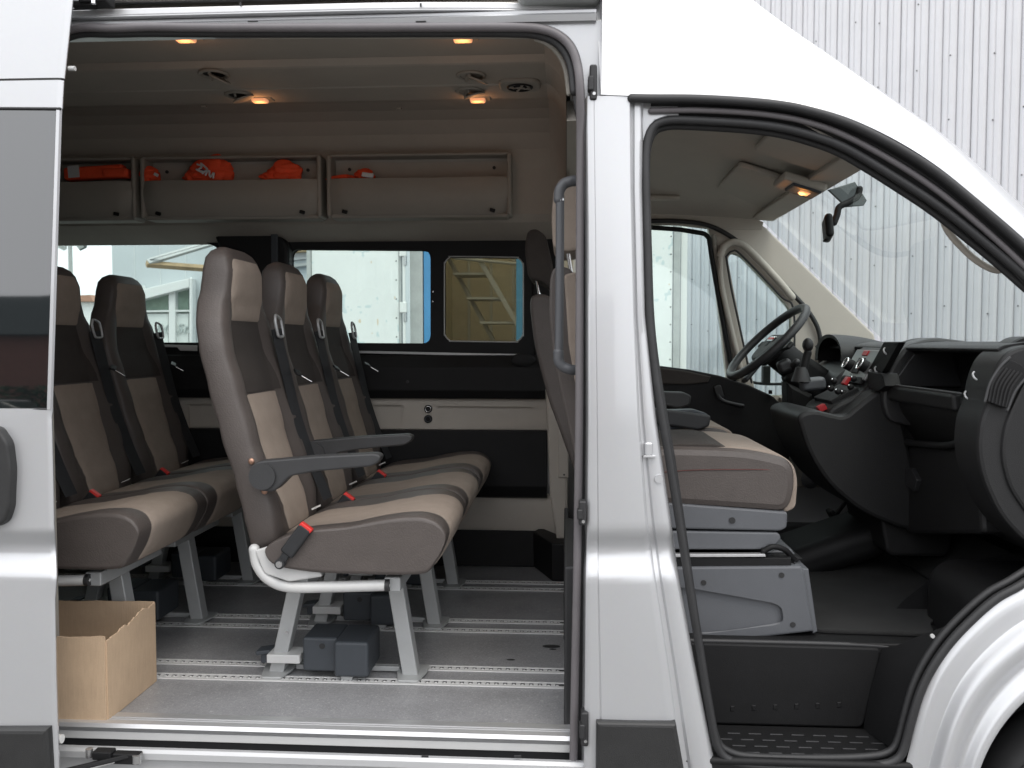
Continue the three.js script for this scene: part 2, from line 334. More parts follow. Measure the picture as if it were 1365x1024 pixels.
{
  const Z = -8, y0 = 0.95, y1 = 3.5;
  const X = (px) => at(px, 400, Z).x;
  const tr = thing('box_lorry', 'box lorry with blue body and white rear doors folded open', 'lorry', [X(660), 0, Z - 1]);
  const L = X(566), R = X(768);
  part('load_floor', box(L, R, y0 - 0.15, y0, Z - 5, Z, 0.01), M.stairs, tr);
  part('inner_wall', [box(L - 0.02, L + 0.03, y0, y1, Z - 5, Z - 0.3, 0.005)], M.tanPanel, tr);
  part('inner_wall', [box(R - 0.03, R + 0.02, y0, y1, Z - 5, Z - 0.3, 0.005)], M.tanPanel, tr);
  part('front_wall', box(L, R, y0, y1, Z - 2.3, Z - 2.25, 0.005), M.tanPanel, tr);
  for (let k = 0; k < 5; k++) part('wall_seam', box(L + 0.25 + k * 0.32, L + 0.29 + k * 0.32, y0, y1, Z - 2.25, Z - 2.235, 0.004), M.greyPost, tr);
  part('body_side', box(L - 0.16, L - 0.03, y0 - 0.1, y1 + 0.1, Z - 5, Z - 0.02, 0.01), M.blue, tr);
  part('body_side', box(R + 0.03, R + 0.16, y0 - 0.1, y1 + 0.1, Z - 5, Z - 0.02, 0.01), M.blue, tr);
  part('corner_post', box(X(565), X(577), y0 - 0.3, y1 + 0.15, Z - 0.1, Z + 0.02, 0.01), M.blue, tr);
  part('corner_post', box(X(688), X(700), y0 - 0.3, y1 + 0.15, Z - 0.1, Z + 0.02, 0.01), M.blue, tr);
  part('door_jamb', box(X(547), X(564), y0 - 0.3, y1 + 0.15, Z - 0.12, Z + 0.03, 0.008), M.greyPost, tr);
  part('roof', box(L - 0.16, R + 0.16, y1, y1 + 0.002, Z - 5, Z, 0), M.daylightRoofSheet, tr);  // unseen roof, made translucent to light the load space
  part('roof_bow', box(L - 0.16, R + 0.16, y1 + 0.003, y1 + 0.12, Z - 0.12, Z, 0.02), M.blue, tr);
  part('chassis', box(L, R, 0.55, 0.8, Z - 5, Z - 0.1, 0.01), M.black, tr);
  for (const x of [L + 0.15, R - 0.15]) part('wheel', cyl([x, 0.45, Z - 1], 'x', 0.45, 0.3, 28), M.rubber, tr);
  // left door
  const dl = part('door', box(X(419), X(534), y0 - 0.1, y1, Z + 0.05, Z + 0.1, 0.006), M.doorWhite, tr);
  part('door_edge', box(X(413), X(418.5), y0 - 0.1, y1, Z + 0.03, Z + 0.12, 0.006), M.greyPost, dl);
  part('door_edge', box(X(534.5), X(537.5), y0 - 0.1, y1, Z + 0.04, Z + 0.115, 0.004), M.greyPost, dl);
  const rod = [tube([[X(541.5), y0, Z + 0.13], [X(541.5), y1, Z + 0.13]], 0.018, { soft: 0, n: 2 })];
  part('lock_rod', rod, M.white, dl);
  for (const yy of [1.3, 1.95, 2.6]) { part('hinge', [box(X(536), X(545), yy - 0.06, yy + 0.06, Z + 0.1, Z + 0.16, 0.008)], M.white, dl); part('hinge_pin', cyl([X(542.5), yy - 0.11, Z + 0.13], 'y', 0.025, 0.11, 10), M.steel, dl); }
  const rv = []; for (let y = y0; y < y1; y += 0.22) rv.push(new THREE.SphereGeometry(0.009, 6, 4).translate(X(530.5), y, Z + 0.1));
  part('rivets', rv, M.screw, dl);
  // right door
  const dr = part('door', box(X(775), X(895), y0 - 0.1, y1, Z + 0.05, Z + 0.1, 0.006), M.doorWhite, tr);
  part('door_edge', box(X(896), X(905), y0 - 0.1, y1, Z + 0.03, Z + 0.12, 0.006), M.greyPost, dr);
  part('door_flange', box(X(906.5), X(915), y0 + 0.28, y1, Z + 0.0, Z + 0.05, 0.006), M.white, dr);
  const rv2 = []; for (let y = y0; y < y1; y += 0.2) rv2.push(new THREE.SphereGeometry(0.009, 6, 4).translate(X(892.5), y, Z + 0.1));
  part('rivets', rv2, M.screw, dr);
  // stairs standing inside
  const st = thing('loading_stairs', 'grey metal step ladder leaning inside the open lorry', 'ladder', [X(640), y0, Z - 0.9]);
  const zz = Z - 0.7, a = at(583, 325, zz), b = at(662, 470, zz), c = at(627, 325, zz), d = at(712, 470, zz);
  const zo = (p, o) => V(p.x, p.y, p.z + o);
  part('stringer', [bar(zo(a, -0.5), zo(b, -0.5), 0.05, 0.1, 0.004)], M.stairs, st);
  part('stringer', [bar(zo(c, 0), zo(d, 0), 0.06, 0.12, 0.004)], M.stairs, st);
  for (let k = 0; k < 5; k++) {
    const f = 0.05 + k * 0.225, p = a.clone().lerp(b, f), q = c.clone().lerp(d, f); p.z -= 0.5;
    part('step', slab([(p.x + q.x) / 2, (p.y + q.y) / 2, (p.z + q.z) / 2], [Math.abs(q.x - p.x) + 0.02, 0.03, 0.5], [0, 0, Math.atan2(q.y - p.y, q.x - p.x)], 0.004), M.stairs, st);
  }
  part('handrail', tube([at(690, 352, zz + 0.1), at(606, 344, zz + 0.1)], 0.02, { soft: 0, n: 2 }), M.stairs, st);
}
// office block beyond the rear windows
M.panel = std([0.50, 0.535, 0.55], 0.5, { noise: 0.05, size: 3 });
M.fascia = std([0.72, 0.73, 0.72], 0.5, { noise: 0.04, size: 2 });
M.pane = std([0.02, 0.03, 0.028], 0.03, { ior: 1.9 });
M.paintedReflectionPane = std([0.22, 0.30, 0.25], 0.08, { ior: 2, noise: 0.4, size: 1.5 });  // greenish reflection painted into the colour of the office windows
M.signWhite = std([0.70, 0.73, 0.71], 0.4, { noise: 0.03, size: 2 });
M.letter = std([0.42, 0.47, 0.46], 0.5);
M.rust = std([0.40, 0.29, 0.17], 0.8, { noise: 0.3, size: 0.8 });
const font = await new FontLoader().loadAsync('fonts/droid/droid_serif_regular.typeface.json');
{
  const Z = -14;
  const q = (px, py, z = Z) => at(px, py, z);
  const o = thing('office_block', 'pale blue grey office block with lettered windows behind the van', 'building', [q(240, 400).x, 0, Z - 2]);
  const x0 = q(148, 400).x, x1 = q(470, 400).x;
  part('wall', [box(x0, x1, 0, 6.2, Z - 6, Z - 0.06, 0.01)], M.panel, o);
  for (let k = 0; k < 9; k++) part('wall_seam', box(x0 + 0.45 + k * 0.5, x0 + 0.456 + k * 0.5, 2.4, 6.2, Z - 0.07, Z - 0.05, 0.002), M.fascia, o);
  // fascia and window band stand a little askew, rising to the right
  const fa = [[176, 389], [252, 371], [252, 383], [176, 403]];
  part('fascia', plate(fa, Z + 0.25, 0.3, { bevel: 0.01 }), M.fascia, o);
  const w1 = [[190, 395], [224, 387.5], [224, 417], [190, 417]], w2 = [[234, 386], [251, 382], [251, 417], [234, 417]];
  for (const w of [w1, w2]) { const f = part('window', plate(w, Z + 0.02, 0.05, { bevel: 0 }), M.paintedReflectionPane, o); part('sill_panel', plate([[w[0][0], 418], [w[1][0], 418], [w[1][0], 462], [w[0][0], 462]], Z + 0.06, 0.08, { bevel: 0.005 }), M.signWhite, f); }
  for (const [a, b] of [[184, 189.5], [224.5, 233.5], [252, 257]]) part('mullion', plate([[a, 380], [b, 380], [b, 480], [a, 480]], Z + 0.14, 0.14, { bevel: 0.01 }), M.fascia, o);
  part('transom', plate([[184, 414], [257, 413], [257, 415.5], [184, 416.5]], Z + 0.12, 0.06, { bevel: 0.004 }), M.fascia, o);
  const word = (s, px, py, sz) => { const p = q(px, py, Z + 0.075); const g = new TextGeometry(s, { font, size: sz, depth: 0.02, curveSegments: 4 }); mapped(g, 1, 0.3, 0, p.x, 0, 1, 0, p.y, 0, 0, 1, p.z, 0, 0, 0, 1); return g; };
  part('lettering', [word('&C', 206, 444, 0.17)], M.letter, o);
  part('lettering', [word('Sm', 235, 444, 0.17)], M.letter, o);
  // canopy brackets
  const cz = Z + 0.5;
  part('canopy_beam', bar(q(195, 352, cz + 1.2), q(330, 362, cz), 0.09, 0.09, 0.005), M.rust, o);
  part('canopy_stay', bar(q(197, 350, cz + 1.2), q(330, 310, cz), 0.1, 0.06, 0.005), M.greyPost, o);
  part('canopy_sheet', plate([[199, 346], [330, 309], [330, 305], [200, 343.5]], cz + 1.2, 0.05, { bevel: 0 }), M.fascia, o);
  part('downpipe', tube([q(255, 372, Z + 0.3), q(255, 480, Z + 0.3)], 0.03, { soft: 0, n: 2 }), M.fascia, o);
  // grey roof edge that shows left of the lorry door
  const sh = thing('low_shed', 'low grey shed with rusty eaves beside the lorry door', 'building', [q(400, 400, -11).x, 0, -12]);
  part('wall', plate([[340, 352], [412, 345], [412, 520], [340, 520]], -11, 0.4, { bevel: 0.01 }), M.panel, sh);
  part('eaves', plate([[340, 334], [412, 331], [412, 335], [340, 339]], -10.8, 0.5, { bevel: 0.01 }), M.rust, sh);
  part('gutter', plate([[340, 358], [412, 350], [412, 354], [340, 363]], -10.9, 0.3, { bevel: 0.01 }), M.greyPost, sh);
  part('roof', plate([[340, 339.5], [412, 335.5], [412, 345], [340, 352]], -10.95, 0.5, { bevel: 0.01 }), M.sheet, sh);
}
{
  const Z = -20, b = at(95.5, 420, Z);
  const lp = thing('floodlight_mast', 'slim grey mast with two floodlights beside the office block', 'lamp post', [b.x, 0, Z]);
  part('pole', cyl([b.x, 2.2, Z], 'y', 0.07, 4.4 - 0.2, 14, 0.05), M.greyPost, lp);
  const top = at(95, 322, Z), arm = (px) => at(px, 327, Z);
  part('crossarm', bar(arm(86), arm(106), 0.04, 0.04, 0.003), M.greyPost, lp);
  M.lens = std([0.5, 0.52, 0.5], 0.2); M.lampBlack = std([0.05, 0.06, 0.06], 0.5);
  for (const [px, s] of [[83, -1], [109, 1]]) {
    const c = at(px, 328, Z), f = part('floodlight', slab([c.x, c.y, c.z], [0.2, 0.17, 0.12], [0.5, s * 0.3, s * 0.35], 0.02), s > 0 ? M.lampBlack : M.fascia, lp);
    part('lens', slab([c.x - s * 0.005, c.y - 0.015, c.z + 0.055], [0.15, 0.12, 0.02], [0.5, s * 0.3, s * 0.35], 0.005), M.lens, f);
    part('bracket', tube([at(px + s * 1, 331, Z), at(px - s * 4, 326, Z)], 0.018, { soft: 0, n: 2 }), M.lampBlack, f);
  }
  M.clay = std([0.36, 0.20, 0.14], 0.8, { noise: 0.15, size: 1 });
  const hz = thing('far_house', 'distant brown roofed house low behind the mast', 'house', [at(110, 400, -40).x, 0, -42]);
  part('roof', plate([[95, 394], [120, 393], [124, 402], [92, 402]], -40, 3, { bevel: 0.01 }), M.clay, hz);
  part('wall', plate([[95, 402.5], [121, 402.5], [121, 505], [95, 505]], -40.3, 2.4, { bevel: 0 }), M.fascia, hz);
}
// what the dark door glass mirrors: a brick building, a hedge and a parked car across the yard
M.brick = std([0.14, 0.062, 0.048], 0.9, { noise: 0.25, size: 0.9 });
M.slate = std([0.018, 0.026, 0.027], 0.7, { noise: 0.3, size: 1.5 });
M.leaf = std([0.022, 0.045, 0.018], 0.9, { noise: 0.4, size: 0.5 });
M.carPaint = std([0.30, 0.31, 0.32], 0.3, { clearcoat: 1, clearcoatRoughness: 0.05 });
{
  const bw = thing('brick_building', 'long red brick building with dark slate roof across the yard', 'building', [-17, 0, 29]);
  part('wall', box(-38, 2, 0, 5.0, 27, 31, 0.01), M.brick, bw);
  part('roof', runX([[26.6, 4.95], [28.2, 7.0], [30.5, 7.1], [31.4, 4.95]], -38.4, 2.4, 0.02), M.slate, bw);
  for (let k = 0; k < 8; k++) { const x = -35 + k * 4.6, w = part('window', box(x, x + 1.5, 3.2, 4.3, 26.97, 27.05, 0.005), M.pane, bw); part('frame', [box(x - 0.06, x + 1.56, 3.1, 3.18, 26.9, 27.05, 0.005), box(x + 0.72, x + 0.78, 3.2, 4.3, 26.94, 27.0, 0.005)], M.fascia, w); }
  const hg = thing('clipped_hedge', 'clipped green hedge in front of the brick building', 'hedge', [-17, 0, 25]);
  const lf = []; for (let i = 0; i < 5200; i++) { const s = 0.12 + rnd() * 0.12; lf.push(new THREE.PlaneGeometry(s, s * 0.7).rotateX(rnd() * 6).rotateY(rnd() * 6).translate(-30 + rnd() * 26, 2.3 * Math.pow(rnd(), 0.6), 24.4 + rnd() * 1.0)); }
  part('foliage', lf, M.leaf, hg);
  const cx = -16.2, cz = 21.5, car = thing('parked_car', 'silver grey hatchback parked by the hedge', 'car', [cx, 0, cz]);
  part('body', runZ([[cx - 2.1, 0.35], [cx - 2.15, 0.75], [cx - 1.9, 0.95], [cx - 1.1, 1.0], [cx + 1.7, 1.02], [cx + 2.0, 0.9], [cx + 2.05, 0.35]], cz - 0.85, cz + 0.85, 0.06, 0.12), M.carPaint, car);
  part('cabin', runZ([[cx - 1.15, 0.98], [cx - 0.45, 1.46], [cx + 1.2, 1.5], [cx + 1.85, 0.98]], cz - 0.72, cz + 0.72, 0.06, 0.12), M.pane, car);
  part('car_roof', runZ([[cx - 0.5, 1.45], [cx - 0.35, 1.5], [cx + 1.15, 1.53], [cx + 1.3, 1.46]], cz - 0.7, cz + 0.7, 0.02, 0.03), M.carPaint, car);
  for (const x of [cx - 1.3, cx + 1.3]) for (const z of [cz - 0.8, cz + 0.8]) { const w = part('wheel', cyl([x, 0.32, z], 'z', 0.32, 0.2, 28), M.rubber, car); part('rim', cyl([x, 0.32, z], 'z', 0.2, 0.21, 24), M.aluDull, w); }
}

/* ------------------------------------------------------------------ the van: body */
const F = 0.55;                                         // height of the passenger floor above the yard
const van = thing('passenger_van', 'white high roof passenger van with sliding door and front door open', 'van', [0, 0, -0.95]);
const smooth = (a, b, x) => { const t = Math.min(1, Math.max(0, (x - a) / (b - a))); return t * t * (3 - 2 * t); };
function S(y) {                                         // how far the side skin stands in (-) or out (+) at a height
  let z = 0;
  if (y > 1.35) z -= 0.075 * Math.pow((y - 1.35) / 1.0, 1.35);
  if (y < 1.10 && y > 0.965) z -= y > 1.04 ? 0.022 * smooth(1.10, 1.045, y) : 0.022 - 0.028 * smooth(1.04, 0.972, y);
  if (y <= 0.965) z += 0.006;
  return z;
}
function sk(px, py, off = 0) { let z = 0, p; for (let i = 0; i < 5; i++) { p = at(px, py, z + off); z = S(p.y); } p = at(px, py, z + off); return p; }
const skin = (o = 0) => (q) => { q.z = S(q.y) + o + (q.userOff || 0); };
// dense vertical path on the skin so the crease shows
function vpath(pts, off = 0, n = 60) {
  const out = []; const c = (y) => { let i = 0; while (i < pts.length - 2 && pts[i + 1][1] < y) i++; const [x0, y0] = pts[i], [x1, y1] = pts[i + 1]; return x0 + (x1 - x0) * (y - y0) / (y1 - y0); };
  const ya = pts[0][1], yb = pts[pts.length - 1][1];
  for (let k = 0; k <= n; k++) { const y = ya + (yb - ya) * k / n; out.push(sk(c(y), y, off)); }
  return out;
}
{
  // pillar between the two doorways: return face, outer face, step, flange of the front doorway
  const A = [[781, 128], [783, 300], [784, 560], [783, 700], [781, 760], [780, 900], [778, 1060]];
  const Fc = [[841, 128], [842, 250], [846, 420], [852, 560], [862, 690], [871, 760], [892, 900], [912, 1060]];
  const G = [[859, 128], [857, 250], [861, 420], [876, 560], [895, 690], [904, 760], [926, 880], [962, 1060]];
  const N = 120;
  const a = vpath(A, 0, N), f = vpath(Fc, 0, N), g = vpath(G, -0.022, N);
  const aIn = a.map((p) => V(p.x - 0.012, p.y, p.z - 0.13));
  const face = part('door_pillar', [
    loft(aIn, a.map((p) => V(p.x + 0.001, p.y, p.z - 0.006)), [[0, 0], [0.5, 0], [1, 0]], N),
    loft(a, f, [[0.0, -0.007], [0.03, -0.0015], [0.07, 0], [0.17, 0.0005], [0.175, -0.002], [0.185, -0.002], [0.19, 0.0005], [0.5, 0.0025], [0.9, 0.0005], [0.97, -0.001], [1, -0.006]], N),
  ], M.paint, van);
  part('doorway_flange', [
    loft(f, g, [[0, -0.006], [0.06, -0.014], [0.22, -0.014], [0.3, -0.006], [0.38, -0.004], [0.62, 0.002], [0.82, 0.002], [0.94, -0.004], [1, -0.014]], N),
    loft(g.map((p) => V(p.x, p.y, p.z - 0.014)), g.map((p) => V(p.x + 0.004, p.y, p.z - 0.10)), [[0, 0], [1, 0]], N),
  ], M.paint, van);
  // striker, rubber stop and latch buffers on the pillar
  const p1 = at(864, 598, -0.02);
  {
    const cz = sk(860, 180, -0.034).z;
    part('doorway_corner', [plate([[843, 137], [905, 138], [905, 154], [890, 154.5], [873, 161], [863, 175], [858.5, 195], [857, 230], [857, 280], [843, 280]], cz, 0.03, { bevel: 0.003 })], M.paint, van);
  }
  part('door_striker', [box(p1.x - 0.009, p1.x + 0.01, p1.y - 0.016, p1.y + 0.016, -0.03, -0.006, 0.005), box(p1.x - 0.013, p1.x + 0.017, p1.y - 0.02, p1.y - 0.015, -0.03, -0.002, 0.001)], M.paint, face);
  const p2 = at(878, 638, -0.015);
  part('door_stop', cyl([p2.x, p2.y, p2.z], 'z', 0.0115, 0.016, 20, 0.010), M.paint, face);
  for (const [px, py, h] of [[791.5, 110, 0.085], [780, 972, 0.085], [777, 684, 0.06]]) {
    const p = sk(px, py, 0.004), n = part('latch_buffer', [box(p.x - 0.01, p.x + 0.008, p.y - h / 2, p.y + h / 2, p.z - 0.03, p.z + 0.006, 0.005), box(p.x - 0.014, p.x + 0.0, p.y - h / 4, p.y + h / 6, p.z - 0.02, p.z + 0.011, 0.004)], M.rubber, van);
    part('screw', cyl([p.x + 0.001, p.y - h * 0.33, p.z + 0.006], 'z', 0.004, 0.003, 10), M.steel, n);
  }
  // dark cladding at the foot of the pillar
  const cl = [[795, 962], [901, 964], [918, 1062], [794, 1062]].map(([x, y]) => { const p = at(x, y, 0.02); return [p.x, p.y]; });
  part('lower_cladding', extr(shapeOf(cl), 0.035, 0.009, 3).translate(0, 0, -0.008), M.cladding, van);
}
{
  // outer roof side above the front doorway, running down into the windscreen pillar
  const top = [[780, -250, -0.34], [850, -130, -0.3], [920, -62, -0.26], [1003, 0, -0.2], [1060, 42, -0.19], [1100, 70, -0.185], [1150, 106, -0.18], [1200, 142, -0.18], [1250, 178, -0.18], [1300, 222, -0.18], [1365, 283, -0.18], [1450, 365, -0.18], [1560, 470, -0.18]].map((p) => at(...p));
  const low = [[801, 126], [840, 127.5], [868, 127], [930, 127.5], [1000, 131], [1045, 136], [1075, 141], [1110, 150], [1150, 165], [1200, 190], [1250, 222], [1300, 262], [1365, 318], [1450, 398], [1560, 505]].map(([x, y]) => sk(x, y, 0.004));
  const K = 60, rs = (P) => Array.from({ length: K + 1 }, (_, i) => catmull(P, i / K));
  const bulge = Array.from({ length: 15 }, (_, i) => { const t = i / 14; return [t, 0.045 * Math.sin(Math.PI * Math.pow(t, 0.62)) * (1 - 0.25 * t)]; });
  bulge.push([1.0, -0.012]); bulge.push([1.004, -0.03]);
  // left boundary of the panel
  part('roof_side', [loft(rs(top), rs(low), bulge, 120)], M.paint, van);
  // edge of that panel above the sliding doorway: the cut that the upper door rail runs into
  const L1 = [[803, -250], [803, -60], [803, 20], [802, 90], [801, 127]].map(([x, y]) => sk(x, y, 0.012));
  part('roof_side_edge', loft(L1.map((p) => V(p.x - 0.004, p.y, p.z - 0.11)), L1.map((p) => V(p.x, p.y, p.z - 0.002)), [[0, 0], [0.7, 0], [0.95, 0], [1, 0]], 30), M.paint, van);
  const pz = -0.088, pc = [[640, 31.5], [690, 31.5], [724, 33.5], [748, 42.5], [765, 59], [774.5, 84], [778.5, 120], [779, 132]].map((q) => V(q[0], q[1], 0)), pa = [[803, 132], [803, 26], [640, 27], ...Array.from({ length: 40 }, (_, i) => { const q = catmull(pc, i / 39); return [q.x, q.y]; })];
  part('pillar_corner', [plate(pa, pz, 0.04, { bevel: 0.002 })], M.paint, van);
  const pb = [[801, 125], [843, 126], [843, 150], [801, 150]].map(([x, y]) => { const p = sk(x, y, -0.02); return [p.x, p.y]; });
  part('pillar_head', extr(shapeOf(pb), 0.04, 0.002).translate(0, 0, -0.115), M.paint, van);
}
// front doorway: black drip trim, painted channel, inner seal
const topO = [[842, 131], [868, 131.5], [930, 132], [1000, 136], [1045, 141], [1075, 147], [1110, 157], [1150, 173], [1200, 199], [1250, 231], [1300, 271], [1365, 328], [1450, 410], [1540, 500]];
{
  part('drip_seal', [tube(topO.map(([x, y]) => sk(x, y, 0.0)), 0.0105, { n: 120 })], M.rubber, van);
  const o2 = topO.slice(1).map(([x, y], i) => sk(x - i * 0.3, y + 5, -0.012)), i2 = [[868, 160], [930, 158], [1000, 161], [1045, 167], [1075, 174], [1105, 184], [1140, 202], [1188, 231], [1236, 263], [1285, 301], [1345, 355], [1425, 438], [1510, 540]].map(([x, y]) => sk(x, y, -0.035));
  part('drip_channel', [loft(o2, i2, [[0, 0], [0.1, -0.012], [0.3, -0.012], [0.38, -0.001], [0.48, 0.001], [0.56, -0.008], [0.8, -0.012], [1, -0.012]], 120)], M.rubber, van);
  part('channel_bead', [tube(o2.map((p, k) => p.clone().lerp(i2[k], 0.47).add(V(0, 0, 0.0))), 0.0075, { n: 120 })], M.greyRubber, van);
}
const sealF = [[861, 250], [861, 210], [864, 185], [871, 169], [884, 162], [910, 160], [1000, 165], [1050, 172], [1090, 183], [1120, 194], [1150, 210], [1200, 241], [1250, 274], [1300, 313], [1365, 368], [1440, 440], [1475, 520], [1480, 600], [1462, 680], [1420, 737], [1365, 777], [1330, 797], [1300, 822], [1268, 855], [1243, 890], [1226, 925], [1214, 965], [1206, 995], [1196, 1012], [1170, 1020], [1100, 1023], [1010, 1021], [975, 1014], [957, 996], [945, 940], [932, 860], [919, 780], [905, 690], [892, 610], [880, 540], [870, 470], [865, 410], [863, 330]];
{
  const pts = sealF.map(([x, y]) => sk(x, y, -0.03));
  const sealA = part('front_door_seal', [tube(pts, 0.0105, { closed: true, n: 320 })], M.rubber, van);
  const inner = pts.map((p) => { const c = V(0.55, 1.35, p.z), d = c.sub(p); d.z = 0; d.normalize(); return V(p.x + d.x * 0.008, p.y + d.y * 0.008, p.z - 0.03); });
  part('seal_lip', [tube(inner, 0.0095, { closed: true, n: 320 })], M.rubber, sealA);
}
{
  // wheel arch: pressed bands between the doorway seal and the wheel opening
  const s1 = [[1560, 640], [1480, 690], [1425, 742], [1365, 783], [1330, 803], [1300, 829], [1270, 861], [1246, 899], [1228, 948], [1215, 1000], [1200, 1060], [1190, 1110]].map(([x, y]) => sk(x, y, -0.02));
  const C = V(1.352, 0.435, 0), R = 0.395;
  const seg = Array.from({ length: 6000 }, (_, i) => catmull(s1, i / 5999)), NA = 90, o1 = [], s2 = [];
  for (let k = 0; k <= NA; k++) {                        // radial lines from the wheel centre: seal edge to wheel opening
    const a = 0.95 + (3.28 - 0.95) * k / NA; let best = null, bd = 9;
    for (const q of seg) { const b = Math.atan2(q.y - C.y, q.x - C.x), bb = b < -1 ? b + 2 * Math.PI : b, d = Math.abs(bb - a); if (d < bd) { bd = d; best = q; } }
    const rr = Math.hypot(best.x - C.x, best.y - C.y); o1.push(V(C.x + rr * Math.cos(a), C.y + rr * Math.sin(a), best.z)); s2.push(V(C.x + R * Math.cos(a), C.y + R * Math.sin(a), 0.012));
  }
  for (let p = 0; p < 6; p++) for (let k = 1; k < NA; k++) { o1[k].x = (o1[k - 1].x + 2 * o1[k].x + o1[k + 1].x) / 4; o1[k].y = (o1[k - 1].y + 2 * o1[k].y + o1[k + 1].y) / 4; o1[k].z = (o1[k - 1].z + 2 * o1[k].z + o1[k + 1].z) / 4; }
  const bands = [[0, -0.012], [0.06, -0.006], [0.12, 0], [0.3, 0.0], [0.335, 0.003], [0.40, 0.026], [0.44, 0.034], [0.50, 0.036], [0.60, 0.030], [0.70, 0.018], [0.74, 0.017], [0.78, 0.022], [0.84, 0.040], [0.88, 0.044], [0.92, 0.044], [0.96, 0.041], [1, 0.026]];
  const arch = part('front_wheel_arch', [loft(o1, s2, Array.from({ length: 57 }, (_, i) => { const q = catmull(bands.map(([t, o]) => V(t, o, 0)), i / 56); return [q.x, q.y * 0.85]; }), 240, 1.2), loft(s2.map((p) => V(p.x, p.y, p.z + 0.018)), s2.map((p) => { const d = p.clone().sub(C); d.z = 0; d.setLength(0.03); return V(p.x - d.x, p.y - d.y, p.z - 0.04); }), [[0, 0], [0.25, 0.005], [0.5, 0.007], [0.75, 0.005], [1, 0]], 160, 3)], M.paint, van);
  part('arch_liner', [loft(s2.map((p) => V(p.x, p.y, -0.03)), s2.map((p) => V(p.x, p.y, -0.5)), [[0, 0], [1, 0]], 60)], M.black, van);
  part('arch_back', [new THREE.CircleGeometry(0.5, 40).translate(1.352, 0.435, -0.5)], M.black, van);
  const wh = part('front_wheel', [new THREE.TorusGeometry(0.235, 0.1, 16, 60).translate(1.352, 0.335, -0.13)], M.rubber, van);
  part('rim', [cyl([1.352, 0.335, -0.11], 'z', 0.2, 0.12, 36)], M.steel, wh);
  const gr = []; for (const r of [0.25, 0.275, 0.3]) gr.push(new THREE.TorusGeometry(r, 0.004, 6, 60).translate(1.352, 0.335, -0.032 - Math.abs(r - 0.235) * 0.18));
  part('tyre_rib', gr, M.rubber, wh);
  // front wing, bonnet and cowl beyond the frame
  const wing = [[1.72, 0.35], [1.75, 0.7], [2.2, 0.66], [2.25, 1.0], [2.05, 1.2], [1.6, 1.42], [1.5, 1.46], [1.38, 1.3], [1.36, 1.0], [1.25, 0.84]];
  part('front_wing', extr(shapeOf(wing, 0.04), 0.05, 0.012).translate(0, 0, -0.05), M.paint, van);
  part('bonnet', runZ([[1.55, 1.40], [1.95, 1.26], [2.25, 1.02], [2.3, 0.5], [2.2, 0.5], [2.15, 1.0], [1.9, 1.2], [1.55, 1.35]], -0.06, -1.9, 0.01, 0.05), M.paint, van);
}
{
  // sill rail, threshold and lower door track under the sliding doorway
  const x0 = -3.2, x1 = at(768, 990, -0.06).x;
  part('threshold_nosing', runX([[-0.13, F - 0.004], [-0.13, F + 0.003], [-0.082, F + 0.004], [-0.066, F + 0.001], [-0.06, F - 0.008], [-0.066, F - 0.012], [-0.075, F - 0.03]], x0, x1, 0.001), M.alu, van);
  part('threshold_groove', [box(x0, x1, F + 0.0035, F + 0.0052, -0.1, -0.096, 0), box(x0, x1, F + 0.0035, F + 0.0052, -0.088, -0.085, 0)], M.aluDull, van);
  part('threshold_face', box(x0, x1, F - 0.045, F - 0.009, -0.085, -0.072, 0.002), M.framePaint, van);
  part('sill_gap', box(x0, x1 + 0.02, F - 0.12, F - 0.028, -0.10, -0.082, 0), M.rubber, van);
  const tr = part('lower_door_track', [runX([[-0.045, F - 0.045], [-0.04, F - 0.034], [-0.026, F - 0.033], [-0.018, F - 0.04], [-0.016, F - 0.055], [-0.028, F - 0.062], [-0.03, F - 0.11], [-0.008, F - 0.115], [-0.006, F - 0.17], [-0.06, F - 0.17], [-0.05, F - 0.06]], x0, x1 + 0.02, 0.002).translate(0, -0.013, 0)], M.aluDull, van);
  for (const px of [222, 303, 372, 448, 566, 690]) { const p = at(px, 1008, -0.024); part('drain_slot', slab([p.x, p.y - 0.004, -0.029], [0.018, 0.007, 0.004], [0, 0, 0], 0.001), M.rubber, tr); }
  // roller carriage of the door in that track
  const c = at(140, 1012, 0.0);
  const rc = part('door_roller_arm', [bar([c.x - 0.12, c.y - 0.02, 0.05], [c.x + 0.06, c.y + 0.006, -0.01], 0.012, 0.03), box(c.x + 0.02, c.x + 0.09, c.y - 0.012, c.y + 0.016, -0.02, 0.004, 0.004), box(c.x - 0.03, c.x + 0.02, c.y + 0.0, c.y + 0.022, -0.02, 0.01, 0.004)], M.black, van);
  part('roller', [cyl([c.x + 0.085, c.y + 0.004, 0.0], 'y', 0.012, 0.02)], M.steel, rc);
  part('roller', [cyl([c.x - 0.04, c.y + 0.016, 0.002], 'y', 0.009, 0.022)], M.steel, rc);
  part('roller_bolt', [bar([c.x - 0.03, c.y - 0.016, 0.02], [c.x + 0.03, c.y - 0.001, 0.008], 0.008, 0.008)], M.chrome, rc);
  const b = at(78, 985, 0.03); part('door_bumper', [cyl([b.x, b.y, 0.03], 'x', 0.011, 0.02, 16)], M.white, van);
  // body sill below
  part('sill_panel', box(-3.4, 1.0, 0.22, F - 0.16, -0.12, -0.004, 0.01), M.paint, van);
  part('underfloor', box(-3.4, 1.0, 0.25, 0.47, -1.9, -0.15, 0.01), M.black, van);
}
